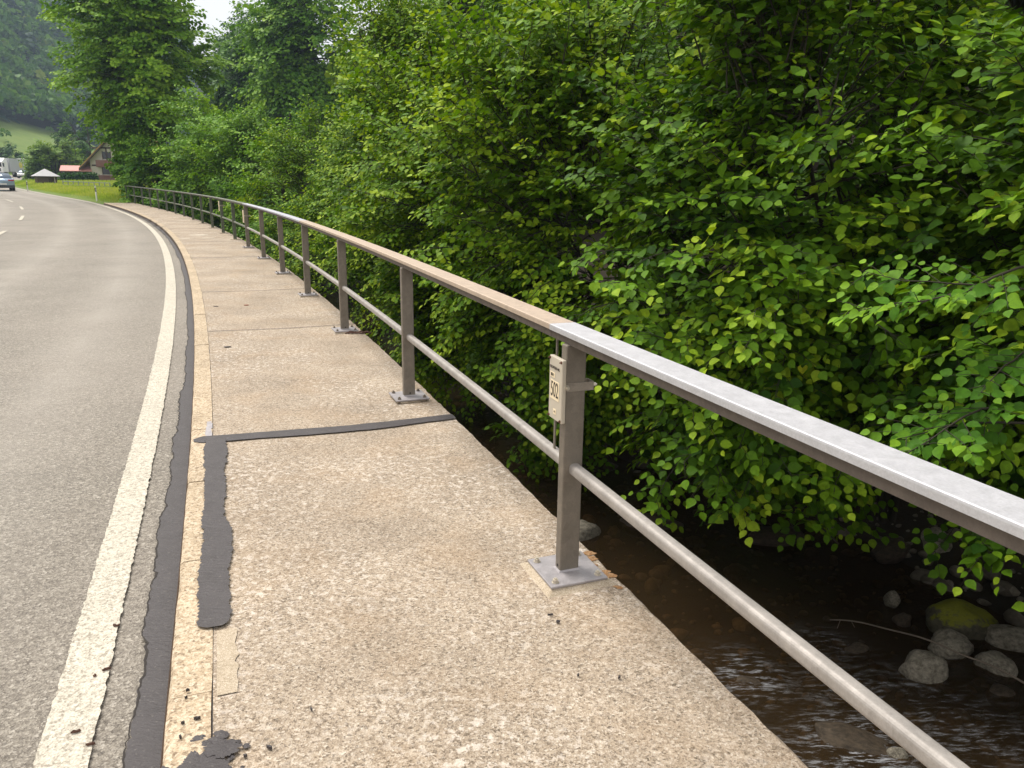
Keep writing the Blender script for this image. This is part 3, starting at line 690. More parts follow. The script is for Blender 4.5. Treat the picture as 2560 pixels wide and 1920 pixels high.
# second row, taller and coarser, closes the view behind the bushes
G2 = 'trees on the wooded slope behind the hazels'
SR = [(-7, 10, 2.5, 4.2, 5.5), (-1, 11, 2.2, 4.2, 5.5), (6, 10.5, 3.4, 4.2, 6.0), (13, 13, 5.2, 4.6, 7), (21, 13, 6, 5, 7.5), (30, 13, 6, 5.2, 7.5), (2, 20, 9, 5.5, 7.5), (14, 21, 10, 6, 8), (27, 22, 10.5, 6, 8)]
SL = ['nearest dark tree behind the bushes at the right edge', 'dark tree seen through the gap near the upper right corner', 'tree crown behind the tall hazel bush right of centre', 'tree crown behind the hazel above the 502 sign', 'tree crown behind the yellow green hazel', 'tree crown rising behind the low hazel of the green railing',
      'higher tree up the slope at the right', 'higher tree up the slope in the middle', 'higher tree up the slope at the left of the wood']
for i, (s, o, z, r_, h_) in enumerate(SR):
    b_ = at(s, o, float(ground_z(np.array([at(s, o, 0)[0]]), np.array([at(s, o, 0)[1]]))[0]))
    bush('woodland_tree', SL[i], 'tree', b_, at(s, o-.6, z), (r_, r_, h_), 460, .19, 'hazel', 400+i, L=(1.3, 2.4), stems=1, tpl=LEAF_LO, lod=1, group=G2, stem_r=.16, face=FACE, side_n=10, back=.1, young=.3, inner=.6, low=-.15 if i < 2 else -1)
print('near foliage', time.time()-_t0)

# ------------------------------------------------------------------ middle distance trees
def gz(x, y): return float(ground_z(np.array([x]), np.array([y]))[0])
def tree(name, label, x, y, h, r_, nb, lsz, mtl, seed, young=.4, cz=.55, group=None, lump=.35, tipp=.3, L=None, rz=None, tpl=LEAF_CL, low=-1., cat='tree'):
    z = gz(x, y)
    return bush(name, label, cat, (x, y, z), (x, y, z+h*cz), (r_, r_, rz or h*(1-cz)), nb, lsz, mtl, seed, L=L or (r_*.28, r_*.5), stems=1 if cat == 'tree' else 4, tpl=tpl, lod=1, stem_r=max(.06, h*.018), side_n=9, inner=.45, young=young, face=FACE, back=.2, group=group, lump=lump, tipp=tipp, low=low)
q = bear(412, 66, 0); tree('maple_tree', 'big spreading maple tree beyond the far end of the railing', q.x, q.y, 19.5, 6.5, 1600, .26, 'maple', 500, .6, .56, L=(1.2, 2.3), lump=.15)
q = bear(347, 62, 0); tree('maple_tree', 'lower leafy tree in front of the house gable', q.x, q.y, 7.0, 2.3, 200, .24, 'maple', 501, .42, .5)
G3 = 'trees lining the river behind the green railing'
for px, d, h, r_, seed, yg, lab in ((560, 52, 10.5, 4.2, 510, .5, 'round green tree between the maple and the hazels'), (440, 60, 8, 4.0, 511, .4, 'dark green tree low behind the far railing end'), (650, 44, 9.5, 3.8, 512, .48, 'leafy tree above the middle of the green railing'), (500, 56, 6, 3.2, 513, .42, 'low leafy tree behind the far half of the green railing'), (730, 37, 8.5, 3.4, 514, .52, 'pale green tree left of the yellow green hazel'), (405, 57, 4.6, 2.2, 515, .36, 'dark shrub right behind the railing end')):
    q = bear(px, d, 0); tree('river_tree', lab, q.x, q.y, h, r_, 480, .17, 'maple', seed, yg, .5, group=G3, tpl=LEAF_CL if d > 50 else LEAF_LO)
for px, d, h, r_, seed, lab in ((735, 100, 27, 9, 520, 'large dark tree on the skyline right of the sky gap'), (800, 85, 25, 9, 521, 'dark skyline tree behind the hazels'), (655, 125, 26, 8, 522, 'dark skyline tree beside the sky gap')):
    q = bear(px, d, 0); tree('skyline_tree', lab, q.x, q.y, h, r_, 900, .36, 'wood_far' if seed != 521 else 'maple', seed, .45, .55, group='dark trees on the right skyline', L=(2.5, 4.5))
GB = 'shrubs by the hut and the house'
for px, d, h, r_, seed, lab in ((104, 150, 4.6, 3.0, 530, 'round pale shrub left behind the hut'), (128, 150, 6.5, 4.2, 531, 'pale green shrub behind the hut roof'), (158, 155, 5.4, 3.8, 532, 'pale green shrub right behind the hut'), (185, 155, 6.6, 4.4, 533, 'yellow green shrub left of the house'), (6, 235, 8, 5, 534, 'dark bush above the lorries'), (60, 235, 6, 4.5, 535, 'dark green bush right of the lorries'), (225, 170, 12, 6, 536, 'dark tree behind the house roof'), (150, 235, 6, 5, 537, 'grey green bush on the grassy foot of the mountain')):
    q = bear(px, d, 0); tree('roadside_shrub', lab, q.x, q.y, h, r_, 220, .32, 'shrub' if seed in (530, 531, 532, 533) else 'wood_far', seed, .5, .45, group=GB, L=(1.2, 2.4), cat='shrub')

# ------------------------------------------------------------------ forest on the far mountain (one mass) and the right slope
def forest(name, label, pts, hs, kinds, parent=None):
    """kinds 0 conifer 1 broadleaf; clumps of faces"""
    r = np.random.default_rng(5); P_ = []; Dd = []; Nn = []; Sz = []; Ti = []
    for (x, y, z), h, k in zip(pts, hs, kinds):
        n = (44 if k == 0 else 90)*(3 if math.hypot(x, y) < 130 else 1); tt = r.normal(0, .12)
        if k == 0:
            t = r.random(n)**.8; a = r.random(n)*6.283; rad_ = h*.2*(1-t)+.15; p = np.stack([x+np.cos(a)*rad_*.4, y+np.sin(a)*rad_*.4, z+h*(.08+.92*t)], -1)
            d = np.stack([np.cos(a), np.sin(a), np.full(n, -.55)], -1); sz = np.minimum(rad_*.9+.4, .012*math.hypot(x, y)); ti = .35+tt+.1*r.normal(size=n)
            nn = np.stack([np.cos(a)*.5, np.sin(a)*.5, np.ones(n)], -1)
        else:
            u = unit(r.normal(size=(n, 3))); u[:, 2] = np.abs(u[:, 2])*1.0-.25; R_ = h*.36
            p = np.array([x, y, z+h*.6])+u*np.array([R_, R_, h*.42])*.8; d = unit(u+r.normal(0, .8, (n, 3))); sz = np.full(n, min(R_*.32, .0085*math.hypot(x, y)))*r.uniform(.6, 1.2, n); ti = .62+tt+.12*r.normal(size=n); nn = u+r.normal(0, .4, (n, 3))+np.array([0, 0, .4])
        P_.append(p); Dd.append(d); Nn.append(nn); Sz.append(sz); Ti.append(ti)
    A = [np.concatenate(v) for v in (P_, Dd, Nn, Sz, Ti)]
    return A
r = np.random.default_rng(11); pts = []; hs = []; ks = []
for _ in range(26000):
    br = rad(r.uniform(-35.5, -21.5)); dist = r.uniform(235, 950); x = dist*math.sin(br); y = dist*math.cos(br)
    d = MX-x
    if d < 10 or (d < 42 and r.random() > .05) or len(pts) > 5200: continue
    if r.random() > (dist/950)**.8*1.3: continue
    pts.append((x, y)); k = 0 if r.random() < min(.92, max(.05, (d-85)/90)) else 1
    ks.append(k); hs.append(r.uniform(15, 25) if k == 0 else (r.uniform(9, 16) if d > 42 else r.uniform(2.5, 5)))
pp = np.array(pts); zz = ground_z(pp[:, 0], pp[:, 1])-.6
A = forest('f', '', [(a[0], a[1], z) for a, z in zip(pp, zz)], hs, ks)
isc = np.concatenate([np.full(44 if k == 0 else 90, k == 0) for k in ks])
root = thing('mountain_forest', 'mixed conifer and broadleaf forest covering the hazy mountain side', 'forest', (0, 0, 0)); root['kind'] = 'stuff'
for mk, kn, mt_ in ((isc, 'conifer_crowns', 'conifer'), (~isc, 'broadleaf_crowns', 'wood_far')):
    leaves(kn, A[0][mk], A[1][mk], A[2][mk], A[3][mk], np.clip(A[4][mk], 0, 1), M[mt_], root, LEAF_CL)
r = np.random.default_rng(12); pts = []; hs = []; ks = []
for _ in range(5200):
    s = r.uniform(-5, 190); o = r.uniform(24, 110); q = P(s, o, 0, False); b_ = math.degrees(math.atan2(q.x, q.y))
    if b_ < -19.5 or len(pts) > 1300 or math.hypot(q.x, q.y) < 48: continue
    pts.append((q.x, q.y)); ks.append(0 if r.random() < .3 else 1); hs.append(r.uniform(9, 16))
pp = np.array(pts); zz = ground_z(pp[:, 0], pp[:, 1])-.6
A = forest('f', '', [(a[0], a[1], z) for a, z in zip(pp, zz)], hs, ks)
root = thing('hillside_wood', 'dense wood on the steep slope beyond the river', 'wood', (0, 0, 0)); root['kind'] = 'stuff'
leaves('foliage', A[0], A[1], A[2], A[3], np.clip(A[4]-.15, 0, 1), M['hazel'], root, LEAF_CL)

# ------------------------------------------------------------------ meadow grass
r = np.random.default_rng(13); n_ = 60000; s = r.uniform(54.5, 128, n_); o = KE-.02+r.random(n_)**1.3*28
keep = (o > KE+.02+.0*s) & ~((s < WEND+.3) & (o < OE+.4)); s = s[keep]; o = o[keep]
pos = np.array([[*P(a, b_, 0, False)] for a, b_ in zip(s, o)]); pos[:, 2] = ground_z(pos[:, 0], pos[:, 1])-.02
n_ = len(pos); edge = np.clip((o-KE-.2)/2.2, .12, 1); pt = vnoise(pos[:, 0]*.25, pos[:, 1]*.25, 77)
sz = (.22+.38*r.random(n_))*edge; d = np.stack([r.normal(0, .28, n_), r.normal(0, .28, n_), np.ones(n_)], -1); nr = np.stack([r.normal(0, 1, n_), -1+r.normal(0, .4, n_), r.normal(0, .2, n_)], -1)
BL = (np.array([[0, .035, 0], [.5, .03, 0], [1, 0, .12], [.5, -.03, 0], [0, -.035, 0], [.5, 0, .02]]), np.array([[0, 1, 5, 4], [1, 2, 3, 5]]))
BL[0][:, 1] *= 3.2
g_ = leaves('meadow_grass', pos, d, nr, sz, np.clip(.35+.6*(pt-.4)+.45*edge*r.random(n_), 0, .84), M['grass'], None, BL); tag(g_, 'tall yellow green meadow grass beside the far road edge', 'grass', kind='stuff')

# ------------------------------------------------------------------ river: water, boulders, stick
m = bpy.data.materials.new('dark_brown_river_water'); m.use_nodes = True; n = m.node_tree; n.nodes.clear()
co = coords(n)
tr = N(n, 'ShaderNodeBsdfTransparent'); tr.inputs[0].default_value = (.66, .50, .32, 1)
df = N(n, 'ShaderNodeBsdfDiffuse'); df.inputs[0].default_value = (.075, .050, .026, 1)
gl = N(n, 'ShaderNodeBsdfGlossy', i_Roughness=.06); gl.inputs[0].default_value = (.72, .75, .8, 1)
x0 = N(n, 'ShaderNodeMixShader'); x0.inputs[0].default_value = .34; n.links.new(tr.outputs[0], x0.inputs[1]); n.links.new(df.outputs[0], x0.inputs[2])
bp = N(n, 'ShaderNodeBump', i_Strength=.18, i_Distance=.05)
mp = N(n, 'ShaderNodeMapping'); mp.inputs['Rotation'].default_value = (0, 0, rad(-22)); mp.inputs['Scale'].default_value = (3.2, 9, 1); n.links.new(co, mp.inputs[0])
n.links.new(noise(n, mp.outputs[0], 1.3, 5, .6), bp.inputs['Height'])
fr = N(n, 'ShaderNodeFresnel', i_IOR=1.33); n.links.new(bp.outputs[0], fr.inputs['Normal']); n.links.new(bp.outputs[0], gl.inputs['Normal'])
x1 = N(n, 'ShaderNodeMixShader'); n.links.new(fr.outputs[0], x1.inputs[0]); n.links.new(x0.outputs[0], x1.inputs[1]); n.links.new(gl.outputs[0], x1.inputs[2])
at_ = N(n, 'ShaderNodeAttribute', attribute_name='tint'); mp2 = N(n, 'ShaderNodeMapping'); mp2.inputs['Rotation'].default_value = (0, 0, rad(-30)); mp2.inputs['Scale'].default_value = (5, 22, 1); n.links.new(co, mp2.inputs[0])
fo = ramp(n, noise(n, mp2.outputs[0], 1.2, 6, .72), [(.50, 0.), (.66, 1.)]); mu = N(n, 'ShaderNodeMath', operation='MULTIPLY'); n.links.new(fo, mu.inputs[0]); n.links.new(at_.outputs['Fac'], mu.inputs[1])
fd = N(n, 'ShaderNodeBsdfDiffuse'); fd.inputs[0].default_value = (.50, .52, .56, 1)  # pale colour for white water and for sky glints painted on the ripples
x2 = N(n, 'ShaderNodeMixShader'); n.links.new(mu.outputs[0], x2.inputs[0]); n.links.new(x1.outputs[0], x2.inputs[1]); n.links.new(fd.outputs[0], x2.inputs[2])
ou = N(n, 'ShaderNodeOutputMaterial'); n.links.new(x2.outputs[0], ou.inputs[0]); M['water'] = m
WZ = -3.0
sv_ = np.concatenate([np.arange(-14, 9, .07), np.arange(9, 70, .5)]); ov = np.arange(-.2, 9.0, .07)
pl = np.array([[*P(a, 0, 0, False)] for a in sv_]); hd = np.array([heading(a) for a in sv_])
Sg, Og = np.meshgrid(np.arange(len(sv_)), ov, indexing='ij')
shf = .55*np.logaddexp(0, (sv_-50)/3)*3
Oo = Og+shf[:, None]
Xw = pl[:, 0][:, None]+np.cos(hd)[:, None]*Oo; Yw = pl[:, 1][:, None]+np.sin(hd)[:, None]*Oo
rap = np.exp(-((Xw-3.1)**2+(Yw-5.8)**2)/1.6**2)
Zw = WZ+(.007+.05*rap)*(fbm(Xw*2.2, Yw*5.5, 51, 4)-.47)*2+.03*rap*(vnoise(Xw*5, Yw*11, 52)-.5)
ni, nj = Xw.shape; idx = np.arange(ni*nj).reshape(ni, nj)
F = np.stack([idx[:-1, :-1], idx[:-1, 1:], idx[1:, 1:], idx[1:, :-1]], -1).reshape(-1, 4)
foam_glint = np.zeros_like(Xw)  # mask of the painted glints and white water near the rocks
for fx, fy, fr_, fa in ((3.0, 5.62, .42, .9), (2.32, 6.62, .36, .75), (2.7, 5.35, .5, .5), (3.9, 6.35, .5, .35), (3.4, 6.3, .6, .35), (3.35, 7.2, .35, .35), (4.1, 5.9, .7, .35), (4.9, 5.6, .6, .3)):
    foam_glint = np.maximum(foam_glint, fa*np.exp(-(((Xw-fx)**2+(Yw-fy)**2)/fr_**2)))
tag(link('water', np_mesh('water', np.stack([Xw, Yw, Zw], -1).reshape(-1, 3), F, M['water'], True, foam_glint.ravel())), 'dark brown shallow river water below the walkway', kind='structure')
def rockmat(name, c1, c2, moss=0):
    m, n, b = mat(name, .7, 0, .4); co = ocoords(n)
    c = mixc(n, ramp(n, noise(n, co, 5, 7, .65), [(.35, 0.), (.65, 1.)]), c1, c2); c = mixc(n, ramp(n, noise(n, co, 28, 3, .7), [(.6, 0.), (.75, .5)]), c, tuple(min(1, v*2.0) for v in c2))
    if moss:
        g = N(n, 'ShaderNodeNewGeometry'); sx = N(n, 'ShaderNodeSeparateXYZ'); n.links.new(g.outputs['Normal'], sx.inputs[0])
        ad = N(n, 'ShaderNodeMath', operation='MULTIPLY_ADD'); n.links.new(noise(n, co, 6, 5), ad.inputs[0]); ad.inputs[1].default_value = 1.3; n.links.new(sx.outputs[2], ad.inputs[2]); hf = N(n, 'ShaderNodeMath', operation='MULTIPLY'); n.links.new(ad.outputs[0], hf.inputs[0]); hf.inputs[1].default_value = .5
        c = mixc(n, ramp(n, hf.outputs[0], [(.56, 0.), (.70, .95)]), c, (.22, .23, .015))
    setc(n, b, c); bump(n, b, noise(n, co, 14, 7, .7), .5, .03); return m
M['rock'] = rockmat('grey_river_rock', (.11, .095, .07), (.33, .30, .24)); M['rockwet'] = rockmat('wet_brown_rock', (.03, .022, .014), (.085, .062, .04)); M['rockmoss'] = rockmat('mossy_rock', (.05, .045, .03), (.12, .11, .07), 1)
import bmesh
def rock_mesh(seed, mtl, sub=4, rough=.28):
    b = bmesh.new(); bmesh.ops.create_icosphere(b, subdivisions=sub, radius=1); r = np.random.default_rng(seed)
    co_ = np.array([v.co[:] for v in b.verts]); k = unit(r.normal(size=(9, 3))); h = r.uniform(.62, .95, 9)
    for i in range(9):
        dt = co_@k[i]; ex = np.maximum(0, dt-h[i]); co_ = co_-k[i]*ex[:, None]*.6
    nn = 1+rough*(fbm(co_[:, 0]*1.7+seed, co_[:, 1]*1.7+co_[:, 2]*1.3, seed, 4)-.47); co_ = co_*nn[:, None]
    for v, c in zip(b.verts, co_): v.co = c
    me = bpy.data.meshes.new('boulder'); b.to_mesh(me); b.free(); me.materials.append(mtl); me.polygons.foreach_set('use_smooth', [True]*len(me.polygons)); return me
# (x, y, z, rx, ry, rz, rot, material, label)
RK = [(4.14, 6.74, -2.95, .25, .21, .20, .3, 'rock', 'grey boulder crossed by the thin stick'),
 (4.60, 7.12, -2.95, .26, .18, .18, .4, 'rock', 'pale grey boulder touching the stick from behind'),
 (4.94, 7.54, -2.93, .40, .28, .27, .1, 'rockmoss', 'large mossy green boulder'),
 (5.32, 7.25, -2.95, .27, .19, .20, -.5, 'rock', 'grey boulder right of the mossy boulder'),
 (4.90, 6.82, -2.97, .20, .13, .15, -.9, 'rock', 'angular pale grey stone at the right of the stick'),
 (3.02, 5.75, -3.03, .36, .22, .12, -.4, 'rockwet', 'brown rock with water foaming over it'),
 (2.33, 6.50, -3.06, .24, .15, .11, -.2, 'rockwet', 'dark submerged rock with ripples next to the walkway edge'),
 (3.30, 5.55, -2.98, .10, .08, .08, .2, 'rock', 'small pale wet stone in the ripples'),
 (4.42, 8.0, -2.92, .09, .10, .11, 0, 'rock', 'small upright grey stone left of the mossy boulder'),
 (4.36, 7.62, -2.97, .11, .10, .10, .5, 'rockwet', 'brown stone in front of the small upright stone'),
 (3.62, 7.12, -3.03, .18, .12, .09, .4, 'rockwet', 'low brown stone just awash in mid stream'),
 (.98, 9.75, -2.98, .30, .22, .18, .2, 'rock', 'grey boulder beside the foot of the nearest post'),
 (2.0, 10.1, -3.0, .45, .25, .16, -.2, 'rockwet', 'long dark rock lying under the mid rail'),
 (3.6, 9.7, -2.98, .42, .25, .18, .1, 'rockwet', 'dark flat rock below the hanging hazel branch'),
 (4.95, 9.2, -2.9, .30, .2, .16, .5, 'rockwet', 'dark stone on the far water edge'),
 (5.7, 8.5, -2.9, .25, .18, .15, .2, 'rockwet', 'dark stone behind the mossy boulder'),
 (6.4, 8.3, -2.8, .14, .12, .10, .8, 'rock', 'small pale stone at the far right bank'),
 (5.6, 9.3, -2.85, .34, .26, .2, 1.2, 'rock', 'grey bank stone under the far leaves at the right'),
 (5.3, 6.3, -3.0, .14, .11, .10, .8, 'rockwet', 'small brown stone near the right picture edge'),
 (4.75, 6.45, -3.05, .16, .13, .10, .1, 'rockwet', 'brown stone half under water before the grey boulder'),
 (4.05, 6.1, -3.08, .17, .12, .09, 1.1, 'rockwet', 'amber brown stone under shallow water')]
for i, (x, y, z, a, b_, c_, ro, mt, lab) in enumerate(RK):
    o = link('boulder', rock_mesh(900+i, M[mt], 4, .42), None, None, (x, y, z-.02)); o.scale = (a, b_, c_); o.rotation_euler = (random.uniform(-.2, .2), random.uniform(-.2, .2), ro); tag(o, lab, 'boulder', 'boulders in the river')
# loose stones on the bed: too many to count
r = np.random.default_rng(15); Vs = []; Fs = []; off = 0; base = rock_mesh(5, M['rockwet'], 2); bv = np.array([v.co[:] for v in base.vertices]); bf = np.array([p.vertices[:] for p in base.polygons])
for i in range(4200):
    s = r.uniform(-4, 14); o = .3+8.3*r.random()**.7; q = P(s, o, 0, False); sc = r.uniform(.02, .07) if r.random() < .85 else r.uniform(.08, .18); a = r.random()*6.28
    zg = gz(q.x, q.y) 
    v = bv*np.array([sc, sc*r.uniform(.6, .9), sc*r.uniform(.4, .7)]); R2 = np.array([[math.cos(a), -math.sin(a), 0], [math.sin(a), math.cos(a), 0], [0, 0, 1]])
    Vs.append(v@R2.T+np.array([q.x, q.y, zg+sc*.12])); Fs.append(bf+off); off += len(bv)
def pebmat():
    m, n, b = mat('river_gravel', .7, 0, .4); co = coords(n); c = mixc(n, sep(n, voro(n, co, 3.5)), (.10, .085, .062), (.24, .21, .165)); c = mixc(n, ramp(n, noise(n, co, 20, 4), [(.4, 0.), (.7, .6)]), c, (.05, .04, .03)); setc(n, b, c); return m
M['gravel'] = pebmat()
tag(link('river_gravel', np_mesh('river_gravel', np.concatenate(Vs), np.concatenate(Fs), M['gravel'], True)), 'brown stones covering the river bed', 'gravel', kind='stuff')
mb = MB(); pts = [Vector((3.63, 7.83, -2.66))]
a_, b_ = Vector((3.40, 7.30, -2.78)), Vector((4.78, 5.98, -2.66))
pts = [a_.lerp(b_, t)+Vector((0, 0, .12*math.sin(t*3.14)+.01*math.sin(t*17)))+Vector((.05*math.sin(t*5), .03*math.sin(t*9), 0)) for t in np.linspace(0, 1, 20)]
mb.tube(pts, list(np.linspace(.006, .011, 20)), 6); mb.tube([pts[1], pts[1]+Vector((-.05, -.06, -.06))], .003, 4); mb.tube([pts[2], pts[2]+Vector((.0, -.09, -.02))], .003, 4)
tag(mb.build('stick', M['twig'], smooth=True), 'long thin bare stick lying across the river boulders', 'stick')

# ------------------------------------------------------------------ litter on the walkway
def chip(x, y, z, l, w_, a, lab, mtl='tar', name='tar_crumb', cat='debris', grp='black tar crumbs on the walkway and road'):
    r = np.random.default_rng(int(abs(x*1000+y*77))); n = 9; vs = []
    for i in range(n):
        t = 2*math.pi*i/n; q = r.uniform(.6, 1.1); vs.append((math.cos(t)*l/2*q, math.sin(t)*w_/2*q))
    T = Matrix.Translation((x, y, z)) @ Matrix.Rotation(a, 4, 'Z')
    mb = MB().prism(vs, 0, .005, T); k = len(vs); mb.v = [(v[0], v[1], v[2]+(r.uniform(0, .006) if i >= k else 0)) for i, v in enumerate(mb.v)]
    o = mb.build(name, M[mtl] if mtl in M else mtl); return tag(o, lab, cat, grp)
def gp(px, py, z=0.):
    """point of the ground plane z seen at photo pixel: used only to survey where small litter lies"""
    d = cF*FPX+cR*(px-1280)+cD*(py-960); t = (H-z)/-d[2]; return d[0]*t, d[1]*t
M['deadleaf'] = flat('dry_brown_leaf', (.10, .05, .035), .8, 0, .5, 30)
M['redleaf'] = flat('red_brown_leaf', (.30, .08, .04), .8, 0, .3, 30)
for px, py, l, w_, a, lab in ((1395, 1558, .022, .012, .4, 'black crumb just in front of the nearest base plate'), (1376, 1541, .028, .007, .1, 'thin dark sliver next to the nearest base plate'), (470, 1733, .020, .009, .3, 'upper of the black crumbs on the kerb stone'), (466, 1750, .014, .008, .9, 'small crumb under the upper kerb crumb'), (495, 1803, .03, .010, .5, 'longest black crumb on the kerb near the tar patch'), (458, 1815, .016, .009, .8, 'crumb left of the longest kerb crumb'), (452, 1850, .016, .010, 2, 'lowest crumb on the kerb stone'), (673, 1873, .035, .009, -.5, 'dark splinter right of the tar patch'), (614, 1895, .02, .012, .2, 'black crumb at the right rim of the tar patch'), (779, 1778, .022, .008, -.9, 'lone dark crumb in the middle of the lower walkway'), (1445, 1692, .014, .010, 0, 'dark pebble on the lower right of the walkway'), (1547, 1698, .016, .010, .8, 'grey pebble nearest the outer walkway edge'), (568, 869, .10, .03, .1, 'dark leaf scrap lying beyond the tar joint'), (540, 767, .08, .02, .1, 'small dark scrap by the kerb far up the walkway')):
    x, y = gp(px, py); chip(x, y, .004 if px > 520 else .008, l*.8, w_*.8, a, lab)
for px, py, l, a, lab in ((291, 1563, .03, .2, 'thin dark twig bit on the right rim of the white line'), (268, 1672, .035, .6, 'slanting twig bit on the white line'), (237, 1688, .014, .9, 'small dark speck left of the slanting twig bit'), (190, 1828, .035, .5, 'dark twig bit low on the white line'), (224, 1860, .032, .25, 'lowest dark twig bit on the white line')):
    x, y = gp(px, py, RZ+.02); chip(x, y, RZ+.016, l, .006, a, lab, 'deadleaf', 'twig_bit')
x, y = gp(616, 764); chip(x, y, .003, .06, .03, .3, 'reddish brown leaf beside the thin walkway joint', 'redleaf', 'fallen_leaf', 'leaf', None)
x, y = gp(1400, 1290)
# withered leaf heap by the third post
q = P(2*SP-.16, .03, .0); mb = MB(); r = random.Random(4)
for i in range(9):
    a = r.uniform(-.5, .5); st = Vector((r.uniform(-.08, .14), r.uniform(-.02, .03), .004)); l = r.uniform(.06, .14)
    mb.tube([st, st+Vector((l*.5, a*.04, r.uniform(.01, .03))), st+Vector((l, a*.08, .006))], [.004, .010, .002], 5)
tag(mb.build('withered_leaf', M['deadleaf'], loc=q), 'curled withered leaf at the base plate of the third post', 'leaf')

# ------------------------------------------------------------------ delineator posts
M['white'] = flat('white_plastic', (.72, .72, .68), .5, 0, .06); M['black'] = flat('black_plastic', (.02, .02, .022), .5)
def delineator(px, d, lab, o_=None):
    q = bear(px, d, 0); s_, oo = SO([q.x], [q.y]); z = gz(q.x, q.y); t = thing('delineator_post', lab, 'delineator post', (q.x, q.y, z), heading(float(s_[0]))+rad(180), 'white delineator posts on the verge')
    sec = [(-.06, -.05), (.06, -.05), (.045, .03), (0, .06), (-.045, .03)]
    MB().loft([[Vector((x, y, -.2)) for x, y in sec], [Vector((x*.92, y*.92, .62)) for x, y in sec]]).build('shaft', M['white'], t)
    MB().loft([[Vector((x*1.02, y*1.02, .62)) for x, y in sec], [Vector((x*1.02, y*1.02, .88)) for x, y in sec]]).build('black_band', M['black'], t)
    MB().loft([[Vector((x*.92, y*.92, .88)) for x, y in sec], [Vector((x*.85, y*.85, .97 if y < 0 else 1.03)) for x, y in sec]]).build('top', M['white'], t)
    MB().box((-.022, .058, .66), (.022, .066, .84)).build('reflector', M['white'], t); MB().box((-.022, -.062, .66), (.022, -.052, .84)).build('reflector', M['white'], t)
delineator(228, 64, 'nearer white delineator post with black band on the meadow edge'); delineator(57, 90, 'farther white delineator post beside the blue car')

# ------------------------------------------------------------------ hut, house, awning, fence, hedge
M['hutwall'] = flat('weathered_timber_wall', (.13, .095, .075), .85, 0, .3, 3); M['slate'] = flat('pale_sheet_roof', (.42, .42, .43), .6, 0, .12, 2)
M['plaster'] = flat('cream_plaster', (.62, .57, .50), .85, 0, .08, 1.5); M['timber'] = flat('dark_timber', (.06, .04, .03), .8, 0, .3, 4); M['tile'] = flat('mossy_orange_tile', (.32, .20, .05), .85, 0, .45, 1.2); M['pink'] = flat('faded_pink_roof', (.62, .30, .27), .8, 0, .12, 2)
M['glass'] = flat('dark_window_glass', (.02, .025, .03), .12); M['brick'] = flat('red_brown_base', (.20, .10, .08), .9, 0, .2, 4); M['fence'] = flat('grey_fence_metal', (.28, .30, .32), .6, .3)
def site(px, d): q = bear(px, d, 0); q.z = gz(q.x, q.y); return q
q = site(106, 108); q.z -= .25; hut = thing('garden_hut', 'small timber hut with pale pyramid roof on the meadow', 'hut', q, rad(38))
w2 = 1.0; hh = 1.35
MB().box((-w2, -w2, -.4), (w2, w2, hh)).build('wall', M['hutwall'], hut)
MB().add([(-w2-.34, -w2-.34, hh), (w2+.34, -w2-.34, hh), (w2+.34, w2+.34, hh), (-w2-.34, w2+.34, hh), (0, 0, hh+.85), ], [(0, 1, 4), (1, 2, 4), (2, 3, 4), (3, 0, 4), (3, 2, 1, 0)]).build('roof', M['slate'], hut)
MB().box((-w2-.34, -w2-.34, hh-.08), (w2+.34, w2+.34, hh-.003)).build('eaves', M['timber'], hut)
MB().box((.15, -w2-.03, -.3), (.7, -w2-.003, hh-.25)).build('door', M['timber'], hut)
MB().box((.72, -w2-.05, -.3), (.80, -w2-.003, hh-.1)).build('door_frame', M['plaster'], hut)
q = site(320, 140); hs_ = thing('house', 'gabled chalet with mossy orange roof, half hidden by the trees', 'house', q, rad(12))
W2 = 6.4; EH = 3.1; RH = 9.6; D2 = 9.
MB().prism([(-W2+.7, 0), (W2-.7, 0), (W2-.7, EH+.7), (0, RH-.35), (-W2+.7, EH+.7)], 0, D2, Matrix(((1, 0, 0, 0), (0, 0, 1, 0), (0, 1, 0, -.5), (0, 0, 0, 1)))).build('wall', M['plaster'], hs_)
for sg in (-1, 1):
    x1 = sg*(W2+.7); mb = MB(); th = .22
    prof = [(x1, EH-.75), (sg*(W2-.9), EH+.85), (0, RH), (0, RH+th), (sg*(W2-.9), EH+.85+th), (x1, EH-.75+th)]
    mb.prism(prof if sg < 0 else prof[::-1], -1.1, D2+.6, Matrix(((1, 0, 0, 0), (0, 0, 1, 0), (0, 1, 0, -.5), (0, 0, 0, 1)))); mb.build('roof', M['tile'], hs_)
    pr2 = [(x, z-.25) for x, z in prof[:3]]+[(x, z-.02) for x, z in prof[:3]][::-1]
    MB().prism(pr2, -1.16, -1.0, Matrix(((1, 0, 0, 0), (0, 0, 1, 0), (0, 1, 0, -.5), (0, 0, 0, 1)))).build('bargeboard', M['timber'], hs_)
for z in (2.35, 5.0): MB().box((-W2+1.2 if z > 3 else -W2+.9, -.06, z), (W2-1.2, -.003, z+.22)).build('beam', M['timber'], hs_)
for x in (-3.2, 0, 3.2): MB().box((x-.1, -.07, 2.6), (x+.1, -.004, 5.0)).build('beam', M['timber'], hs_)
bal = MB().box((-4.6, -1.0, 2.2), (4.6, -.07, 2.34)).box((-4.6, -1.04, 2.34), (4.6, -1.0, 3.25)).build('balcony', M['brick'], hs_)
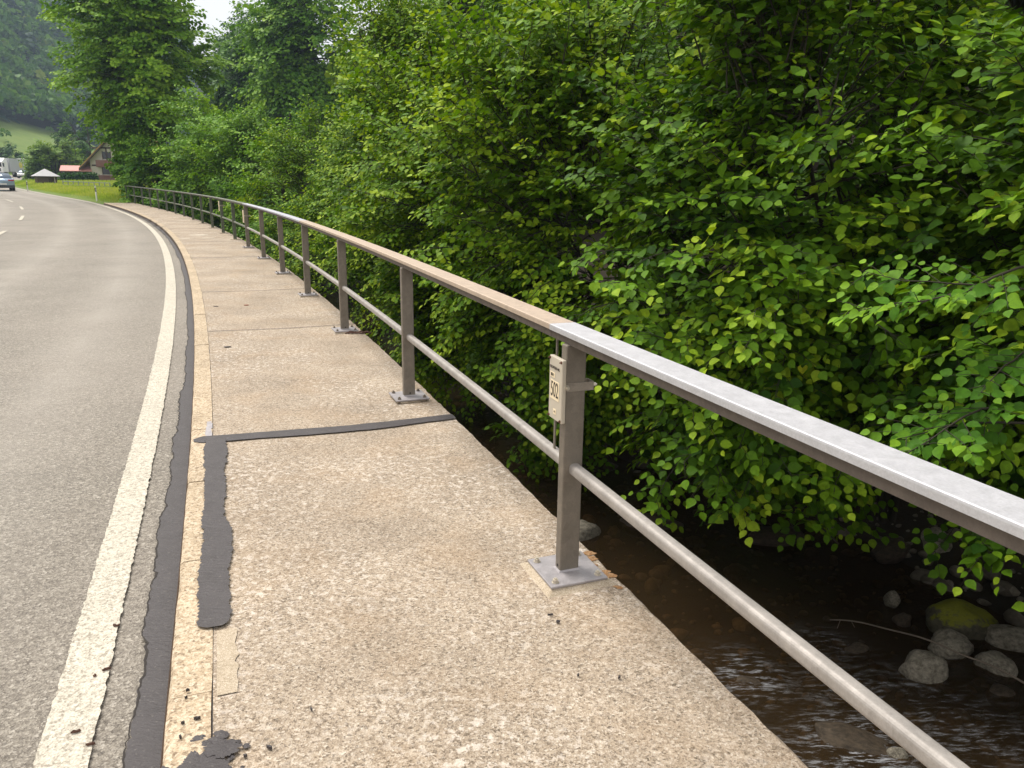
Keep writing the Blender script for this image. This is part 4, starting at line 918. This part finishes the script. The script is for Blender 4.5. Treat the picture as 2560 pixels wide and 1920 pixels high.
for x, z, ww, h2 in ((-2.6, .75, 2.8, 1.1), (1.8, .1, 2.2, 1.5), (-3.2, 3.1, 1.1, 1.1), (-1.2, 3.3, 1.2, 1.2), (1.7, 3.3, 1.5, 1.2), (-.6, 5.6, 1.1, 1.1)):
    o = MB().box((x-ww/2, -.05, z+.35), (x+ww/2, -.002, z+.35+h2)).build('window', M['glass'], hs_)
    MB().box((x-ww/2-.08, -.08, z+.27), (x-ww/2, -.002, z+.43+h2)).box((x+ww/2, -.08, z+.27), (x+ww/2+.08, -.002, z+.43+h2)).build('frame', M['timber'], o)
MB().box((-W2+.68, -.04, -.6), (W2-.68, -.001, 1.0)).build('base_wall', M['brick'], hs_)
q = site(184, 142); aw = thing('shed', 'open shed with faded pink sheet roof between hut and house', 'shed', q, rad(28))
MB().box((-2.2, -.6, 1.5), (2.2, -.45, 1.55)).add([(-2.2, -1.2, 1.55), (2.2, -1.2, 1.55), (2.2, 1.2, 2.35), (-2.0, 1.2, 2.35), (-2.2, -1.2, 1.62), (2.2, -1.2, 1.62), (2.2, 1.2, 2.42), (-2.0, 1.2, 2.42)], [(0, 3, 2, 1), (4, 5, 6, 7), (0, 1, 5, 4), (1, 2, 6, 5), (2, 3, 7, 6), (3, 0, 4, 7)]).build('roof', M['pink'], aw)
MB().box((-2.1, 1.0, -.3), (2.1, 1.1, 2.2)).build('wall', M['timber'], aw)
for x in (-2.0, 0, 2.0): MB().box((x-.06, -1.1, -.3), (x+.06, -.98, 1.56)).build('post', M['timber'], aw)
q0, q1 = site(143, 128), site(232, 132); mid = (q0+q1)/2
hd_ = thing('hedge', 'clipped dark hedge between the hut and the house', 'hedge', mid, 0)
r = np.random.default_rng(19); k = 2600; t = r.random(k); pos = np.array([[*(q0.lerp(q1, a)-mid)] for a in t])+np.stack([r.normal(0, .12, k), r.normal(0, .3, k), r.uniform(-.4, 1.25, k)], -1)
leaves('foliage', pos, r.normal(size=(k, 3)), r.normal(size=(k, 3))+np.array([0, -.5, 1]), np.full(k, .28), np.clip(r.normal(.3, .15, k), 0, 1), M['wood_far'], hd_, LEAF_CL)
f0, f1 = site(148, 96), site(265, 92); fm = (f0+f1)/2
fe = thing('rail_fence', 'grey metal rail fence in front of the house', 'fence', fm, 0); k = 9
for i in range(k+1):
    p = f0.lerp(f1, i/k)-fm; MB().box((p.x-.04, p.y-.04, p.z-.3), (p.x+.04, p.y+.04, p.z+.78)).build('post', M['fence'], fe)
for zz_ in (.72, .38): MB().tube([f0-fm+Vector((0, 0, zz_)), f1-fm+Vector((0, 0, zz_))], .035, 6).build('rail', M['fence'], fe)

# ------------------------------------------------------------------ vehicles
M['carblue'] = flat('light_blue_car_paint', (.36, .46, .60), .22, .35, .03); M['carwhite'] = flat('white_vehicle_paint', (.80, .80, .80), .3, 0, .04); M['tyre'] = flat('tyre_rubber', (.02, .02, .02), .8); M['rim'] = flat('alloy_rim', (.4, .4, .42), .35, .7)
M['cglass'] = flat('tinted_glass', (.10, .14, .20), .08, .2, .05); M['redlamp'] = flat('red_lamp_glass', (.42, .02, .03), .2); M['cblack'] = flat('dark_bumper', (.04, .045, .055), .5); M['lamp'] = flat('clear_lamp_glass', (.8, .82, .85), .15); M['box'] = flat('grey_truck_box', (.45, .46, .50), .6, 0, .06); M['yellow'] = flat('yellow_marking', (.62, .52, .10), .6); M['orange'] = flat('orange_marking', (.7, .2, .05), .6)
def ring(y, hw, z0, z1, tuck=.82, n=5):
    """body cross-section in car axes (x across, y along, z up)"""
    pts = [(-hw*.86, z0), (hw*.86, z0), (hw, z0+.18), (hw*1.0, z0+(z1-z0)*.6), (hw*(tuck+.08), z0+(z1-z0)*.9), (hw*tuck, z1), (-hw*tuck, z1), (-hw*(tuck+.08), z0+(z1-z0)*.9), (-hw*1.0, z0+(z1-z0)*.6), (-hw, z0+.18)]
    return [Vector((x, y, z)) for x, z in pts]
def car(name, lab, cat, q, rz, paint, hgt=1.62, front=False, wd=.95):
    t = thing(name, lab, cat, q, rz)      # local -y = rear, +y = front
    L_ = 2.35
    mb = MB().loft([ring(-L_, wd*.88, .42, .92, .9), ring(-L_+.10, wd*.96, .30, 1.06, .9), ring(-L_+.5, wd, .26, 1.12, .9), ring(-.6, wd, .24, 1.02, .94), ring(.9, wd, .24, .98, .94), ring(1.7, wd*.98, .26, .92, .9), ring(L_-.12, wd*.9, .32, .80, .88), ring(L_, wd*.78, .42, .66, .85)])
    o = mb.build('body', paint, t, True); bevel(o, .02, 1, 60)
    def gr(y, hw, z0, z1, tk): return [Vector((x, y, z)) for x, z in ((-hw, z0), (hw, z0), (hw*.97, z0+(z1-z0)*.5), (hw*tk, z1), (-hw*tk, z1), (-hw*.97, z0+(z1-z0)*.5))]
    mb = MB().loft([gr(-L_+.45, wd*.80, 1.0, 1.12, .95), gr(-L_+1.05, wd*.86, .98, hgt-.10, .80), gr(-.6, wd*.88, .95, hgt-.0, .76), gr(.3, wd*.88, .95, hgt-.06, .78), gr(1.15, wd*.84, .93, 1.0, .95)]); mb.build('cabin', M['cglass'], t, True)
    MB().loft([[Vector((x*wd, y, z)) for x in (-.66, .66) for z in (0,)]+[Vector((x*wd, y, z+.045)) for x in (.66, -.66) for z in (0,)] for y, z in ((-L_+1.0, hgt-.09), (-.6, hgt-.008), (.35, hgt-.07))]).build('roof', paint, t)
    for x in (-1, 1):
        for y in (-1.42, 1.45):
            wl = MB().tube([Vector((x*(wd-.22), y, .35)), Vector((x*(wd-.005), y, .35))], .35, 20).build('wheel', M['tyre'], t)
            MB().tube([Vector((x*(wd-.01), y, .35)), Vector((x*(wd+.004), y, .35))], .22, 14).build('rim', M['rim'], wl)
        MB().box((x*wd*.92-.0, -L_-.005, .90), (x*wd*.44, -L_+.12, 1.02)).build('tail_light', M['redlamp'], t)
        MB().box((x*wd*.86, L_-.22, .60), (x*wd*.46, L_+.0, .76)).build('headlight', M['lamp'], t)
        MB().box((x*(wd+.0), .75, .98), (x*(wd+.20), .9, 1.12)).build('mirror', paint, t)
    MB().box((-wd*.93, -L_-.05, .28), (wd*.93, -L_+.25, .50)).build('rear_bumper', M['cblack'], t)
    MB().box((-wd*.8, L_-.2, .24), (wd*.8, L_+.04, .44)).build('front_bumper', M['cblack'], t)
    MB().box((-.26, -L_-.06, .56), (.26, -L_-.0, .67)).build('number_plate', M['white'], t)
    return t
q = bear(-8, 90, 0); q.z = float(RZ+rise(SO([q.x], [q.y])[0][0]))+.02
car('car', 'light blue car driving away, cut by the left picture edge', 'car', q, rad(37), M['carblue'])
def truck(lab, px, d, rz, boxc):
    q = bear(px, d, 0); q.z = float(RZ+rise(SO([q.x], [q.y])[0][0])); t = thing('lorry', lab, 'lorry', q, rz, 'lorries waiting on the far road')   # +y = front
    o = MB().box((-1.22, -1.9, .95), (1.22, 0, 3.0)).build('cab', M['carwhite'], t); bevel(o, .10, 2)
    MB().add([(-1.15, -.1, 3.0), (1.15, -.1, 3.0), (1.1, -1.2, 3.65), (-1.1, -1.2, 3.65), (-1.15, -1.8, 3.0), (1.15, -1.8, 3.0), (1.1, -1.8, 3.65), (-1.1, -1.8, 3.65)], [(0, 1, 2, 3), (3, 2, 6, 7), (4, 7, 6, 5), (1, 5, 6, 2), (0, 3, 7, 4), (0, 4, 5, 1)]).build('wind_deflector', M['carwhite'], t)
    MB().box((-1.05, -.1, 2.0), (1.05, .02, 2.75)).build('windscreen', M['glass'], t)
    MB().box((-.8, -.1, 1.15), (.8, .025, 1.75)).build('grille', M['cblack'], t); MB().box((-1.24, -.3, .45), (1.24, .08, .95)).build('bumper', M['box'], t)
    for x in (-1, 1):
        MB().box((x*1.15, -.05, .62), (x*.75, .10, .82)).build('headlight', M['lamp'], t); MB().box((x*1.25, -.15, 2.0), (x*1.5, -.05, 2.7)).build('mirror', M['cblack'], t)
        for y in (-.9, -4.6, -9.5): MB().tube([Vector((x*.85, y, .5)), Vector((x*1.2, y, .5))], .5, 16).build('wheel', M['tyre'], t)
    MB().box((-1.27, -12.5, 1.1), (1.27, -2.3, 3.65)).build('cargo_box', boxc, t)
    return t
truck('white lorry with tall roof fairing facing the viewer far up the road', 43, 192, rad(180+33), M['orange'])
t = truck('lorry with pale grey box and round yellow mark at the left edge', -14, 185, rad(180+2), M['box'])
MB().prism([(.6*math.cos(i*.5236), .6*math.sin(i*.5236)) for i in range(12)], 1.272, 1.285, Matrix(((0, 0, -1, 0), (1, 0, 0, -6.0), (0, 1, 0, 2.4), (0, 0, 0, 1)))).build('round_mark', M['yellow'], t)
MB().prism([(.6*math.cos(i*.5236), .6*math.sin(i*.5236)) for i in range(12)], 1.272, 1.285, Matrix(((0, 0, 1, 0), (1, 0, 0, -6.0), (0, 1, 0, 2.4), (0, 0, 0, 1)))).build('round_mark', M['yellow'], t)
q = bear(52, 176, 0); q.z = float(RZ+rise(SO([q.x], [q.y])[0][0])); car('car', 'white car coming towards the viewer in front of the white lorry', 'car', q, rad(180+28), M['carwhite'], 1.5)

# ------------------------------------------------------------------ haze
m = bpy.data.materials.new('valley_haze'); m.use_nodes = True; n = m.node_tree; n.nodes.clear()
pv = N(n, 'ShaderNodeVolumePrincipled'); pv.inputs['Density'].default_value = .0004; pv.inputs['Color'].default_value = (.60, .76, 1, 1); pv.inputs['Anisotropy'].default_value = .2
ou = N(n, 'ShaderNodeOutputMaterial'); n.links.new(pv.outputs[0], ou.inputs['Volume'])
zt = float(Z.max())+40
mb = MB().box((-800, -60, -6), (460, 1340, zt)); hz = mb.build('haze', m); tag(hz, 'pale blue valley haze in front of the mountain', 'haze', kind='stuff')
print('script done', time.time()-_t0, 'polys', sum(len(o.data.polygons) for o in bpy.data.objects if o.type == 'MESH'))
